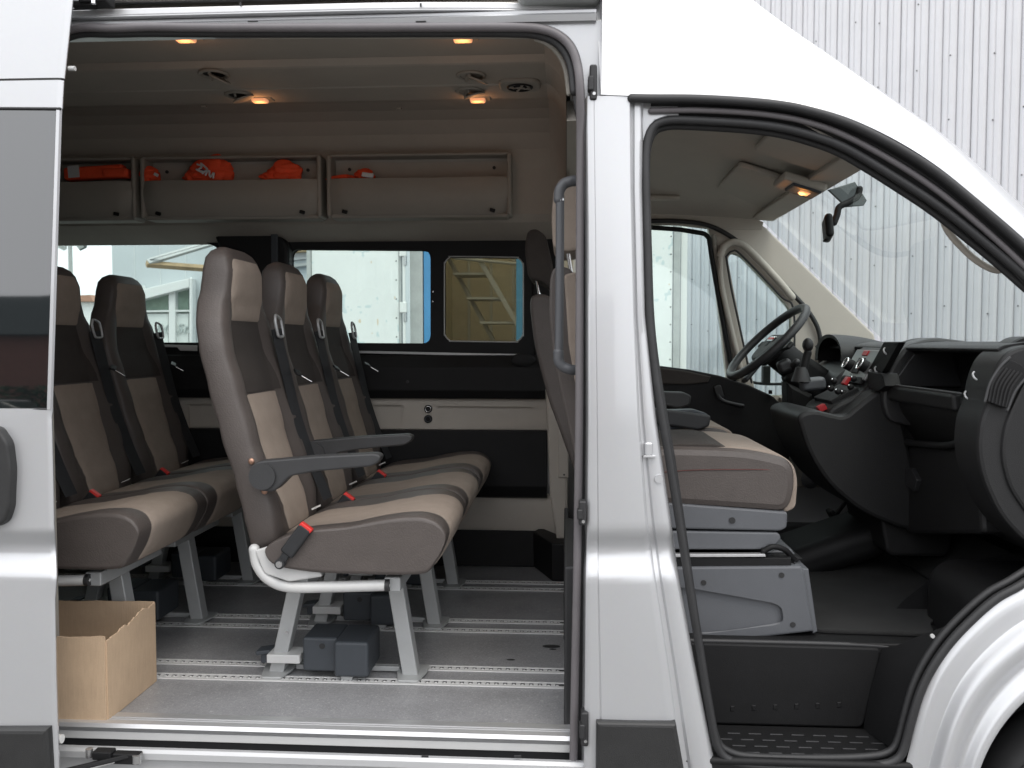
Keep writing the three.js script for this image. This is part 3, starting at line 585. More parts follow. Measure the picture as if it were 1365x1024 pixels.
{
  // top of the sliding doorway: upper rail with its covers
  const x0 = -3.2, Y = (py, z) => at(450, py, z).y;
  const xe = at(795, 15, -0.1).x;
  part('header_panel', runX([[-0.10, Y(37, -0.1)], [-0.075, Y(36, -0.08)], [-0.07, Y(26, -0.07)], [-0.078, Y(24.5, -0.08)], [-0.078, Y(21, -0.08)], [-0.085, Y(20, -0.085)], [-0.14, Y(20, -0.085)], [-0.16, Y(37, -0.1)]], x0, xe, 0.002), M.paint, van);
  // the rail bends inwards at its front end
  const bend = (z) => Array.from({ length: 24 }, (_, i) => { const x = x0 + (xe + 0.005 - x0) * i / 23, t = Math.max(0, (x + 0.55) / (xe + 0.56)); return V(x, 0, z - 0.05 * t * t); });
  const railShape = (pts, y0, y1, d) => { const out = []; pts.forEach((p) => out.push([p.x, p.z])); const rev = pts.slice().reverse().map((p) => [p.x, p.z - d]); const s = shapeOf([...out, ...rev]); return mapped(extr(s, y1 - y0, 0.003), 1, 0, 0, 0, 0, 0, 1, y0, 0, 1, 0, 0, 0, 0, 0, 1); };
  const ru = part('upper_door_rail', [railShape(bend(-0.07), Y(13.5, -0.07), Y(4, -0.07), 0.06)], M.alu, van);
  part('rail_lip', [railShape(bend(-0.06), Y(15.5, -0.06), Y(13.2, -0.06), 0.03)], M.paint, ru);
  part('rail_recess', [box(x0, xe, Y(21, -0.1), Y(-60, -0.1), -0.24, -0.2, 0)], M.paint, van);
  part('rail_cover', [runX([[-0.10, Y(-8, -0.1)], [-0.10, Y(-22, -0.1)], [-0.3, Y(-110, 0)], [-0.3, Y(-90, 0)], [-0.13, Y(-10, -0.1)]], x0, at(803, 0, 0).x, 0.003)], M.paint, van);
  part('rail_cover_end', [box(at(690, 5, -0.1).x, at(802, 5, -0.03).x, Y(19, -0.12), Y(-30, -0.1), -0.2, -0.03, 0.02, 3)], M.greyPost, van);
  const c = at(128, 5, -0.05), ca = part('upper_roller_carriage', [box(c.x - 0.03, c.x + 0.04, c.y - 0.006, c.y + 0.035, -0.07, -0.02, 0.005), box(c.x - 0.075, c.x + 0.0, c.y - 0.012, c.y + 0.002, -0.06, -0.03, 0.004)], M.black, van);
  part('roller', [cyl([c.x - 0.055, c.y - 0.01, -0.03], 'y', 0.009, 0.012)], M.chrome, ca);
  part('roller', [cyl([c.x + 0.01, c.y - 0.006, -0.02], 'y', 0.006, 0.012)], M.chrome, ca);
  for (const [px, py] of [[321, 6], [561, 7]]) { const p = at(px, py, -0.07); part('rail_rivet', [slab([p.x, p.y, -0.068], [0.004, 0.009, 0.004], [0, 0, 0], 0.001)], M.rubber, ru); }
  for (const px of [335, 560]) { const p = at(px, 26.5, -0.06); part('header_slot', [slab([p.x, p.y, -0.071], [0.026, 0.003, 0.004], [0, 0, 0], 0.001)], M.rubber, van); }
}
{
  // seal round the sliding doorway: grey bulb outside, black lip inside
  const P = [[60, 60], [78, 47], [92, 40], [112, 36.5], [150, 37.5], [200, 36], [300, 37], [450, 37], [600, 36.5], [690, 36.5], [722, 39], [744, 47], [760, 62], [769, 85], [773, 120], [773.5, 200], [773, 320], [772.5, 450], [772, 560], [770.5, 680], [769, 780], [766.5, 900], [764, 1040]];
  const s = part('sliding_door_seal', [tube(P.map(([x, y]) => sk(x, y, 0.014 - 0.064 * smooth(110, 260, y))), 0.0105, { n: 260 })], M.greyRubber, van);
  const Q = [[62, 70], [80, 55], [95, 47.5], [115, 44], [150, 44.5], [200, 43.5], [300, 44], [450, 44], [600, 43.5], [685, 44], [716, 46.5], [737, 54], [752, 68], [761.5, 90], [765.5, 122], [777, 200], [779, 320], [779.5, 450], [779.5, 560], [778, 680], [776, 780], [774, 900], [772, 1040]];
  part('seal_lip', [tube(Q.slice(0, 15).map(([x, y]) => sk(x, y, -0.006)), 0.011, { n: 160 })], M.rubber, s);
  part('pillar_gap', [tube(Q.slice(14).map(([x, y]) => sk(x + 0.5, y, -0.075)), 0.009, { n: 120 })], M.rubber, s);
  const Rr = [[95, 54], [120, 50], [150, 49.5], [450, 49], [685, 49], [712, 52], [731, 60], [745, 74], [754, 95], [758, 125]];
  part('lining_edge', [tube(Rr.map(([x, y]) => sk(x, y, -0.09)), 0.006, { n: 120 })], M.locker, s);
}
{
  // the opened sliding door stands outside the skin, behind its doorway
  const off = 0.085;
  const edge = [[104, -150], [95, 0], [84, 104], [83.2, 106], [81, 144], [68.5, 546], [67, 556], [69, 640], [70, 700], [72.5, 736], [73.5, 772], [71.5, 800], [73, 900], [75, 967], [78, 1060]];
  const N = 200;
  const inter = (y) => { let i = 0; while (i < edge.length - 2 && edge[i + 1][1] < y) i++; const [x0, y0] = edge[i], [x1, y1] = edge[i + 1]; return x0 + (x1 - x0) * (y - y0) / (y1 - y0); };
  const mk = (ya, yb, dx, o, n = N) => Array.from({ length: n + 1 }, (_, k) => { const y = ya + (yb - ya) * k / n; return sk(inter(y) + dx, y, off + o); });
  const strip = (ya, yb, o, n) => {
    const a = mk(ya, yb, 0, o, n), b = a.map((p) => V(-2.9, p.y, p.z));
    const back = a.map((p) => V(p.x - 0.003, p.y, p.z - 0.014));
    return [loft(a, b, [[0, -0.006], [0.003, -0.0015], [0.008, 0], [0.03, 0.001], [0.3, 0.004], [1, 0.004]], n), loft(back, a.map((p) => V(p.x, p.y, p.z - 0.005)), [[0, 0], [1, 0]], n)];
  };
  const d = part('sliding_door', [strip(-150, 103.5, 0, 30), strip(106.5, 144, 0, 20), strip(545, 1060, 0, 160), loft(mk(144, 546, 0, 0, 60), mk(144, 546, -7, 0, 60), [[0, -0.005], [0.2, 0.001], [0.8, 0.0015], [1, -0.002]], 60), loft(mk(-150, 1060, 2, -0.012), mk(-150, 1060, -9, -0.05), [[0, 0], [1, 0]], N)], M.paint, van);
  const ga = mk(144.5, 545.5, -6.5, -0.002, 40);
  part('window_glass', [loft(ga, ga.map((p) => V(-2.6, p.y, p.z)), [[0, 0], [0.02, 0.0005], [1, 0.0005]], 40)], M.privacy, d);
  part('panel_gap', [loft(mk(102.5, 107.5, -2, -0.008, 6), mk(102.5, 107.5, -2, -0.008, 6).map((p) => V(-2.8, p.y, p.z)), [[0, 0], [1, 0]], 6)], M.greyPost, d);
  part('glass_seal', [tube([sk(inter(145) - 1, 145, off), sk(-500, 141, off)], 0.0035, { soft: 0, n: 2 })], M.rubber, d);
  part('glass_seal', [tube([sk(inter(545) - 6, 545.5, off - 0.002), sk(-500, 547, off - 0.002)], 0.003, { soft: 0, n: 2 })], M.rubber, d);
  const hx = (px, py) => { const p = at(px, py, off + 0.01); return [p.x, p.y]; };
  const outer = [hx(-70, 566), hx(2, 569), hx(16, 590), hx(20, 625), hx(18, 675), hx(12, 694), hx(0, 702), hx(-70, 704)];
  const hsh = shapeOf(outer, 0.012); hsh.holes.push(shapeOf([hx(-60, 582), hx(-4, 584), hx(4, 600), hx(5, 640), hx(3, 672), hx(-4, 688), hx(-60, 690)], 0.012));
  part('door_handle', [extr(hsh, 0.03, 0.009, 4).translate(0, 0, off - 0.002), extr(shapeOf(outer, 0.012), 0.006, 0.001).translate(0, 0, off - 0.003)], M.cladding, d);
  const lc = [hx(-500, 968), hx(68, 968), hx(73, 1060), hx(-500, 1060)];
  part('lower_cladding', extr(shapeOf(lc), 0.034, 0.013, 3).translate(0, 0, off - 0.008), M.cladding, d);
  const hb = at(88.5, 86, 0.03); part('guide_pin', cyl([hb.x - 0.004, hb.y, 0.0], 'x', 0.006, 0.016, 12), M.framePaint, d);
  // plain body panel behind the door, further back on the van
  const q1 = at(44, 500, -0.05).x;
  part('rear_quarter', [box(-3.4, q1, 0.4, 2.52, -0.10, -0.03, 0.01)], M.paint, van);
  part('rear_quarter_lining', [box(-3.4, q1 - 0.005, 0.57, 2.42, -0.15, -0.102, 0.01)], M.locker, van);
}
{
  // roof, far side, back and windscreen
  part('roof_skin', runX([[-0.17, 2.50], [-0.3, 2.60], [-0.6, 2.64], [-1.3, 2.64], [-1.62, 2.60], [-1.78, 2.48], [-1.84, 2.3], [-1.87, 2.02], [-1.91, 2.02], [-1.88, 2.32], [-1.80, 2.52], [-1.64, 2.64], [-1.3, 2.68], [-0.6, 2.68], [-0.28, 2.64], [-0.13, 2.50]], -3.4, 0.30), M.paint, van);
  part('roof_skin', gridGeo(20, 24, (u, v) => { const z = -0.2 - 1.55 * v, c = 1 - Math.pow(Math.abs(2 * v - 1), 4); const x = 0.29 + 0.60 * u; return [x, 2.50 + 0.16 * c - (u * 0.40) - 0.0, z]; }), M.paint, van);
  part('rear_wall', [box(-3.45, -3.38, 0.4, 2.6, -1.9, -0.05, 0.02)], M.locker, van);
  part('far_side_panel', [box(-3.4, 1.5, 0.3, 1.30, -1.93, -1.88, 0.02)], M.paint, van);
  // windscreen
  const w = (x, z) => V(x, 2.075 - (x - 0.885) * 0.99, z);
  part('windscreen', gridGeo(6, 16, (u, v) => { const z = -0.155 - 1.70 * v, b = 0.05 * (1 - Math.pow(2 * v - 1, 2)), p = w(0.87 + 0.70 * u, z); return [p.x + b * (0.4 + u), p.y, p.z]; }), M.glass, van);
}

/* ------------------------------------------------------------------ the van: passenger compartment */
{
  const x0 = -3.35, xe = at(752, 930, -0.3).x;
  const fl = part('passenger_floor', [box(x0, xe, F - 0.03, F, -1.8, -0.129, 0.001)], M.floor, van);
  const stud = new THREE.SphereGeometry(0.0052, 6, 4).scale(1, 0.6, 0.8);
  const tooth = new THREE.BoxGeometry(0.0125, 0.004, 0.017);
  [-0.386, -0.498, -0.847, -0.95, -1.356, -1.453].forEach((z) => {
    const r = part('seat_rail', [box(x0, xe, F + 0.0005, F + 0.0045, z + 0.0085, z + 0.0225, 0.001), box(x0, xe, F + 0.0005, F + 0.0045, z - 0.0195, z - 0.0125, 0.001)], M.railTop, van);
    part('rail_slot', [box(x0, xe, F + 0.0004, F + 0.0014, z - 0.013, z + 0.009, 0)], M.rubber, r);
    const t = []; for (let x = -2.6; x < xe - 0.01; x += 0.0254) { t.push(tooth.clone().translate(x, F + 0.003, z)); t.push(stud.clone().translate(x + 0.0127, F + 0.0025, z + 0.004)); }
    part('rail_teeth', t, M.railTop, r, { kind: 'stuff' });
  });
  for (const [px, py, s] of [[735, 862, 0.03], [681, 880, 0.014], [737, 866, 0.012]]) { const p = atY(px, py, F); part('scuff_mark', new THREE.CircleGeometry(s, 14).scale(1, 0.5, 1).rotateX(-Math.PI / 2).translate(p.x, F + 0.0012, p.z), M.rubber, fl); }
  // curled edge of trim at the front end of the floor
  part('floor_end_trim', [box(xe, xe + 0.03, F - 0.02, F + 0.42, -0.75, -0.13, 0.008), box(xe - 0.003, xe + 0.015, F - 0.02, F + 0.30, -1.55, -0.78, 0.006)], M.rubber, van);
}
// ceiling and side lining: cross-section run along the van
const ceil = [[-0.11, 2.375], [-0.2, 2.43], [-0.36, 2.462], [-0.72, 2.468], [-0.735, 2.449], [-0.745, 2.446], [-0.945, 2.444], [-0.955, 2.449], [-0.965, 2.444], [-1.13, 2.445], [-1.145, 2.462], [-1.25, 2.47], [-1.36, 2.468], [-1.44, 2.45], [-1.51, 2.41], [-1.56, 2.355], [-1.585, 2.28], [-1.60, 2.09], [-1.625, 2.06], [-1.70, 2.03], [-1.80, 1.995]];
{
  const xe = 0.02, prof = [...ceil, ...ceil.slice().reverse().map(([z, y]) => [z < -1.5 ? z - 0.02 : z, y + 0.02])];
  const c = part('ceiling_lining', [runX(prof, -3.35, xe - 0.09)], M.headliner, van);
  // rounded front end
  const P = ceil.map(([z, y]) => [z, y]);
  c.add; part('ceiling_front_end', [gridGeo(P.length - 1, 8, (u, v) => { const i = Math.round(u * (P.length - 1)), a = v * Math.PI / 2, [z, y] = P[i]; const k = i < 2 || i > 16 ? 0 : 1; return [xe - 0.09 + 0.08 * Math.sin(a), y - k * 0.1 * (1 - Math.cos(a)) - k * 0.06 * v, z + (i > 12 ? 0.06 * (1 - Math.cos(a)) : 0)]; })], M.headliner, van);
  // lamps, air outlets, loudspeaker
  const lampAt = (px, py, y, s = 1) => atY(px, py, y);
  for (const [px, py, y] of [[617, 49, 2.452], [248, 49, 2.452], [637, 131, 2.446], [347, 131.5, 2.446]]) {
    const p = atY(px, py, y), h = part('reading_lamp', [slab([p.x + 0.006, p.y + 0.006, p.z], [0.085, 0.022, 0.05], [0, 0, 0], 0.006)], M.locker, van);
    part('lamp_lens', [slab([p.x, p.y - 0.007, p.z + 0.004], [0.056, 0.018, 0.034], [0, 0, 0], 0.006)], M.lamp, h);
    const l = new THREE.PointLight(0xffb070, 0.007); l.position.set(p.x, p.y - 0.03 + 0, p.z + 0.95 + 0.01); l.castShadow = true; van.add(l);
  }
  for (const [px, py, tilt, open] of [[628, 101, -0.35, 0], [626, 122, 0.25, 0], [285, 99, -0.5, 1], [318, 127, 0.3, 1]]) {
    const p = atY(px, py, 2.442), o = part('air_outlet', [new THREE.TorusGeometry(0.043, 0.008, 8, 32).rotateX(Math.PI / 2).scale(1, 0.7, 1).translate(p.x, p.y, p.z)], M.locker, van);
    part('outlet_cavity', [cyl([p.x, p.y + 0.002, p.z], 'y', 0.041, 0.003, 28)], open ? M.black : M.headliner, o);
    part('outlet_flap', [cyl([0, 0, 0], 'y', 0.039, 0.005, 28).rotateZ(tilt).rotateX(0.2).translate(p.x + 0.018, p.y - 0.014, p.z)], M.locker, o);
    part('outlet_flap', [slab([p.x - 0.012, p.y - 0.004, p.z], [0.008, 0.018, 0.07], [0, 0.3, 0.3], 0.002)], M.locker, o);
  }
  const sp = atY(693, 112, 2.443), g = part('roof_loudspeaker', [mapped(extr(shapeOf([[sp.x - 0.072, sp.z - 0.065], [sp.x + 0.072, sp.z - 0.065], [sp.x + 0.072, sp.z + 0.065], [sp.x - 0.072, sp.z + 0.065]], 0.045), 0.018, 0.008, 3), 1, 0, 0, 0, 0, 0, 1, sp.y - 0.011, 0, 1, 0, 0, 0, 0, 0, 1)], M.locker, van);
  part('speaker_ring', [new THREE.TorusGeometry(0.04, 0.006, 8, 32).rotateX(Math.PI / 2).translate(sp.x, sp.y - 0.01, sp.z), new THREE.TorusGeometry(0.02, 0.005, 8, 24).rotateX(Math.PI / 2).translate(sp.x, sp.y - 0.011, sp.z)], M.black, g);
  part('speaker_cross', [slab([sp.x, sp.y - 0.014, sp.z], [0.08, 0.006, 0.008], [0, 0.3, 0], 0.002), slab([sp.x, sp.y - 0.014, sp.z], [0.008, 0.006, 0.08], [0, 0.3, 0], 0.002)], M.locker, g);
  for (const [px, py] of [[192, 103], [494, 103], [272, 142], [532, 145]]) { const p = atY(px, py, 2.45); part('liner_clip', [slab([p.x, p.y, p.z], [0.02, 0.006, 0.012], [0, 0, 0], 0.002)], M.headliner, c); }
}
{
  // overhead lockers on the far side
  const zf = -1.47, X = (px) => at(px, 250, zf).x, Y = (py) => at(420, py, zf).y;
  const rim = (a, b) => { const p = (x, y, z) => V(X(x), Y(y), z); return [p(a + 3, 209, -1.57), p(b - 3, 209, -1.57)]; };
  for (const [a, b] of [[-70, 177], [181, 426], [431, 681]]) {
    const l = part('overhead_locker', [
      gridGeo(24, 14, (u, v) => { const e = 0.028 * Math.pow(Math.abs(2 * u - 1), 10); const sag = 0.004 * Math.sin(Math.PI * u); return [X(a + 6) + (X(b - 4) - X(a + 6)) * u, Y(237.5) - sag * (1 - v) + (Y(286) - Y(237.5)) * v, zf - e + 0.02 * Math.sin(v * 2.2) - 0.045 * v * v]; }),
      gridGeo(24, 4, (u, v) => { const e = 0.028 * Math.pow(Math.abs(2 * u - 1), 10); return [X(a + 6) + (X(b - 4) - X(a + 6)) * u, Y(237.5) - 0.004 * Math.sin(Math.PI * u), zf - e - 0.012 * v]; }),
      box(X(a + 6), X(b - 4), Y(290), Y(284), -1.60, zf - 0.035, 0.008),
    ], M.locker, van);
    part('locker_back', [box(X(a + 4), X(b - 3), Y(286), Y(206), -1.60, -1.575, 0.003)], M.headliner, l);
    part('locker_end', [box(X(a + 2), X(a + 8), Y(288), Y(205), -1.60, -1.488, 0.012, 3), box(X(b - 6), X(b), Y(288), Y(205), -1.60, -1.488, 0.012, 3)], M.locker, l);
    part('locker_top', [box(X(a + 4), X(b - 2), Y(207.5), Y(203), -1.6, -1.50, 0.008)], M.locker, l);
    for (const fx of [a + 27, b - 25]) {
      part('screw_hole', [cyl([X(fx), Y(220), -1.572], 'z', 0.007, 0.006, 14)], M.rubber, l);
      part('clip_slot', [slab([X(fx), Y(282), zf - 0.014], [0.022, 0.014, 0.012], [0.3, 0, -0.3], 0.003)], M.black, l);
    }
  }
}
// far side: windows, sills and panels
{
  const z = -1.78;
  const rear = plate([[-420, 300], [292, 305], [322, 312], [322, 478], [-420, 474]], z, 0.05, { bevel: 0.004, holes: [{ p: [[-330, 316], [268, 319], [292, 330], [294, 345], [294, 458], [-330, 456]], r: 0.05 }] });
  const fr = part('window_surround', [rear], M.black, van);
  const g1 = part('window_glass', [plate([[-400, 300], [330, 305], [330, 470], [-400, 470]], z - 0.06, 0.001, { bevel: 0 })], M.glass, van);
  const mid = plate([[374, 316], [712, 318], [714, 476], [374, 474]], z, 0.05, { bevel: 0.004, holes: [{ p: [[386, 331], [575, 332.5], [575, 459], [386, 458]], r: 0.045 }, { p: [[591, 341.5], [698.5, 342.5], [698.5, 456], [591, 455]], r: 0.04 }] });
  part('window_surround', [mid], M.black, van);
  part('window_glass', [plate([[370, 312], [584, 312], [584, 472], [370, 472]], z - 0.06, 0.001, { bevel: 0 })], M.glass, van);
  part('vent_window_glass', [plate([[584.5, 330], [712, 330], [712, 470], [584.5, 470]], z - 0.045, 0.001, { bevel: 0 })], M.tint, van);
  const vp = (px, py) => at(px, py, z + 0.003);
  part('vent_window_seal', [tube([[605, 342], [684, 343], [690, 344.2], [694.5, 347.5], [697, 353], [697.5, 358], [697.5, 441], [697, 446], [694, 451.5], [689, 455], [684, 456], [606, 455], [600, 454], [595.5, 450.5], [593, 446], [592.3, 440], [592.3, 357], [593, 351], [596, 346], [600, 343]].map(([x, y]) => vp(x, y)), 0.003, { closed: true, n: 500 })], M.aluDull, van);
  for (const py of [389, 402]) { const p = at(577, py, z + 0.004); part('window_catch', [slab([p.x, p.y, p.z], [0.006, 0.008, 0.004], [0, 0, 0], 0.001)], M.steel, fr); }
  part('sill_strip', [plate([[462, 467.5], [690, 472], [720, 475], [690, 475.5], [462, 470.5]], z + 0.03, 0.01, { bevel: 0.001 })], M.aluDull, van);
  part('sill_strip', [plate([[195, 459], [262, 460.5], [262, 468], [240, 467.5], [236, 463], [195, 462]], z + 0.03, 0.01, { bevel: 0.001 })], M.framePaint, van);
  // window pillar cover
  part('window_pillar_trim', [plate([[283, 312], [300, 306], [352, 306], [372, 313], [384, 326], [384, 480], [292, 480], [292, 330]], z + 0.06, 0.07, { bevel: 0.02, r: 0.03 })], M.black, van);
  const bp = at(366, 335, z + 0.07); part('belt_anchor_slot', [slab([bp.x, bp.y, bp.z], [0.03, 0.16, 0.01], [0, 0, 0], 0.004)], M.darkGrey, van);
  part('window_ledge', [runX([[z - 0.03, at(450, 477, z).y], [z + 0.035, at(450, 473, z + 0.03).y], [z + 0.07, at(450, 490, z + 0.07).y], [z + 0.07, at(450, 520, z + 0.07).y], [z + 0.05, at(450, 531, z + 0.05).y], [z - 0.03, at(450, 531, z).y]], -3.35, at(729, 500, z + 0.07).x, 0.004, 0.006)], M.black, van);
  const d0 = at(697, 480, z + 0.072); part('ledge_dimple', [new THREE.SphereGeometry(0.055, 20, 10).scale(1, 0.55, 0.15).translate(d0.x, d0.y, d0.z)], M.black, van);
  const scr = at(543, 509, z + 0.072); part('ledge_screw', [cyl([scr.x, scr.y, scr.z], 'z', 0.007, 0.004, 14)], M.rubber, van);
  const bz = z + 0.02, bp1 = part('side_panel', [plate([[-420, 524], [742, 531], [742, 574], [-420, 566]], bz, 0.03, { holes: [{ p: [[250, 537], [540, 539], [536, 571], [250, 569]], r: 0.012 }, { p: [[582, 540], [712, 541], [708, 571], [586, 570.5]], r: 0.012 }], bevel: 0.005 }), plate([[-420, 524], [742, 531], [742, 574], [-420, 566]], bz - 0.018, 0.01, { bevel: 0 })], M.beige, van);
  const sk1 = at(571, 545, bz + 0.002), sk2 = at(571, 558.5, bz + 0.002);
  for (const p of [sk1, sk2]) { const s = part('power_socket', [cyl([p.x, p.y, p.z + 0.003], 'z', 0.018, 0.014, 24)], M.black, van); part('socket_ring', [new THREE.TorusGeometry(0.0125, 0.002, 6, 24).translate(p.x, p.y, p.z + 0.0105)], p === sk1 ? M.chrome : M.darkGrey, s); }
  part('lower_side_panel', [runX([[z, at(450, 571, z).y], [z + 0.07, at(450, 573, z + 0.07).y], [z + 0.075, at(450, 646, z + 0.075).y], [z + 0.05, at(450, 660, z + 0.05).y], [z, at(450, 662, z).y]], -3.35, at(729, 610, z + 0.07).x, 0.003, 0.004)], M.black, van);
  part('side_panel', [plate([[-420, 650], [742, 660], [742, 712], [-420, 702]], bz, 0.03)], M.beige, van);
  part('floor_plinth', [runX([[z, at(450, 704, z).y], [z + 0.06, at(450, 704, z + 0.06).y], [z + 0.075, F + 0.001], [z, F + 0.001]], -3.35, at(714, 730, z + 0.07).x, 0.004, 0.006)], M.black, van);
  const e1 = at(714, 706, z + 0.065), e2 = at(736, 716, z + 0.30);
  part('plinth_return', [mapped(extr(shapeOf([[e1.x - 0.01, -e1.z], [e1.x + 0.02, -e1.z + 0.08], [e2.x + 0.07, -e2.z + 0.1], [e2.x + 0.065, -e2.z], [e2.x, -e2.z]]), 0.16, 0.006), 1, 0, 0, 0, 0, 0, 1, F + 0.001, 0, -1, 0, 0, 0, 0, 0, 1)], M.black, van);
  // far door pillar inside
  const pil = part('pillar_trim', [plate([[727, 520], [738, 524], [757, 575], [757, 720], [742, 720], [733, 660]], z + 0.2, 0.2, { bevel: 0.012 })], M.beige, van);
  part('pillar_hatch', [plate([[744, 570], [758, 570], [758, 637], [744, 637]], z + 0.215, 0.02, { bevel: 0.004 })], M.beige, pil);
  for (const py of [579, 633]) { const p = at(752, py, z + 0.217); part('screw', [cyl([p.x, p.y, p.z], 'z', 0.004, 0.003, 10)], M.rubber, pil); }
  part('pillar_upper', [plate([[706, 300], [745, 300], [745, 545], [722, 545], [712, 480]], z + 0.01, 0.06, { bevel: 0.01 })], M.black, van);
}
// grab handle at the sliding doorway
{
  const z = -0.17, p = (x, y, o = 0) => at(x, y, z + o);
  const h = part('grab_handle', [tube([p(746.5, 262), p(746.5, 300), p(746, 380), p(745, 470)], 0.0115, { n: 40 })], M.handle, van);
  part('handle_mount', [tube([p(745, 266), p(746, 254), p(752, 245), p(762, 241.5), p(775, 241, -0.02)], 0.014, { n: 40 })], M.handle, h);
  part('handle_mount', [tube([p(744.5, 470), p(745, 482), p(751, 489), p(762, 493), p(775, 493, -0.02)], 0.014, { n: 40 })], M.handle, h);
  const c = p(746.5, 266.5); part('handle_ring', [cyl([c.x, c.y, c.z], 'y', 0.0122, 0.006, 24)], M.chrome, h);
}

/* ------------------------------------------------------------------ the van: cab */
const CF = 0.75;
{
  // step well with its ribbed tread, cab floor and mat
  const xs = 0.3, xr = at(1152, 960, -0.22).x, yS = 0.522;
  const bk = [[0.2, CF - 0.005], [xr + 0.045, CF - 0.01], [xr, yS], [0.2, yS]];
  part('step_riser', [extr(shapeOf(bk, 0.02), 0.02, 0.006).translate(0, 0, -0.245)], M.black, van);
  const tr = part('step_tread', [box(0.2, xr + 0.12, yS - 0.03, yS, -0.225, -0.015, 0.004), tube([V(0.2, yS, -0.022), V(xr + 0.04, yS, -0.022), V(xr + 0.075, yS + 0.01, -0.03)], 0.01, { n: 30 })], M.black, van);
  const nub = []; for (let r = 0; r < 4; r++) for (let k = 0; k < 9; k++) nub.push(slab([0.36 + k * 0.055 + (r % 2) * 0.027, yS + 0.0015, -0.065 - r * 0.035], [0.034, 0.004, 0.006], [0, 0, 0], 0.0015));
  part('tread_grip', nub, M.dashLight, tr, { kind: 'stuff' });
  const ribs = []; for (let k = 0; k < 6; k++) { const p = at(977 + k * 28.5, 945 - k * 1.0, -0.22); ribs.push(slab([p.x, p.y - 0.002, -0.226], [0.012, 0.016, 0.006], [0, 0, 0], 0.0028)); }
  part('riser_rib', ribs, M.black, tr, { kind: 'stuff' });
  // curved front wall of the step well up to the wheel arch
  const a = [[xr + 0.045, CF - 0.01, -0.225], [xr + 0.03, 0.68, -0.225], [xr + 0.012, 0.6, -0.225], [xr, yS, -0.225]];
  const b = [at(1290, 826, -0.04), at(1240, 890, -0.04), at(1214, 960, -0.04), at(1205, 1010, -0.04)].map((p) => [p.x, p.y, p.z]);
  part('step_side', [loft(a, b, [[0, 0], [0.15, 0.012], [0.5, 0.0], [0.75, -0.004], [1, 0]], 30)], M.black, van);
  part('sill_lining', [loft([at(1290, 826, -0.04), at(1330, 800, -0.04), at(1400, 755, -0.04), at(1470, 680, -0.04)], [V(0.92, CF - 0.005, -0.225), V(1.0, CF + 0.02, -0.225), V(1.15, CF + 0.1, -0.25), V(1.28, CF + 0.25, -0.3)], [[0, 0], [0.4, 0.015], [1, 0]], 30)], M.black, van);
  part('cab_floor', [box(0.02, 1.4, CF - 0.04, CF, -1.8, -0.23, 0.006)], M.black, van);
  part('cab_floor_edge', [tube([V(0.2, CF - 0.004, -0.236), V(xr + 0.02, CF - 0.008, -0.236), V(xr + 0.06, CF - 0.03, -0.225)], 0.007, { n: 30 })], M.dashLight, van);
  const mt = [[0.66, 0.30, 0.06], [1.0, 0.285, 0.04], [1.03, 0.4], [1.32, 0.5], [1.32, 1.2], [0.62, 1.2]];
  part('floor_mat', [mapped(extr(shapeOf(mt, 0.04), 0.012, 0.004), 1, 0, 0, 0, 0, 0, 1, CF + 0.001, 0, -1, 0, 0, 0, 0, 0, 1), extr(shapeOf([[1.2, 0.76], [1.34, 0.9], [1.33, 0.92], [1.19, 0.775]]), 0.9, 0.003).translate(0, 0, -1.3)], M.mat, van);
  part('wheel_box', [box(1.04, 1.5, CF - 0.1, CF + 0.18, -0.5, -0.09, 0.08, 5)], M.black, van);
  part('firewall', [box(1.40, 1.48, CF - 0.1, 1.45, -1.85, -0.1, 0.02)], M.black, van);
  for (const [px, py] of [[1337, 778], [1243, 848]]) { const p = at(px, py, -0.06); part('lining_clip', [cyl([p.x, p.y, p.z], 'z', 0.005, 0.006, 12)], M.framePaint, van); }
}
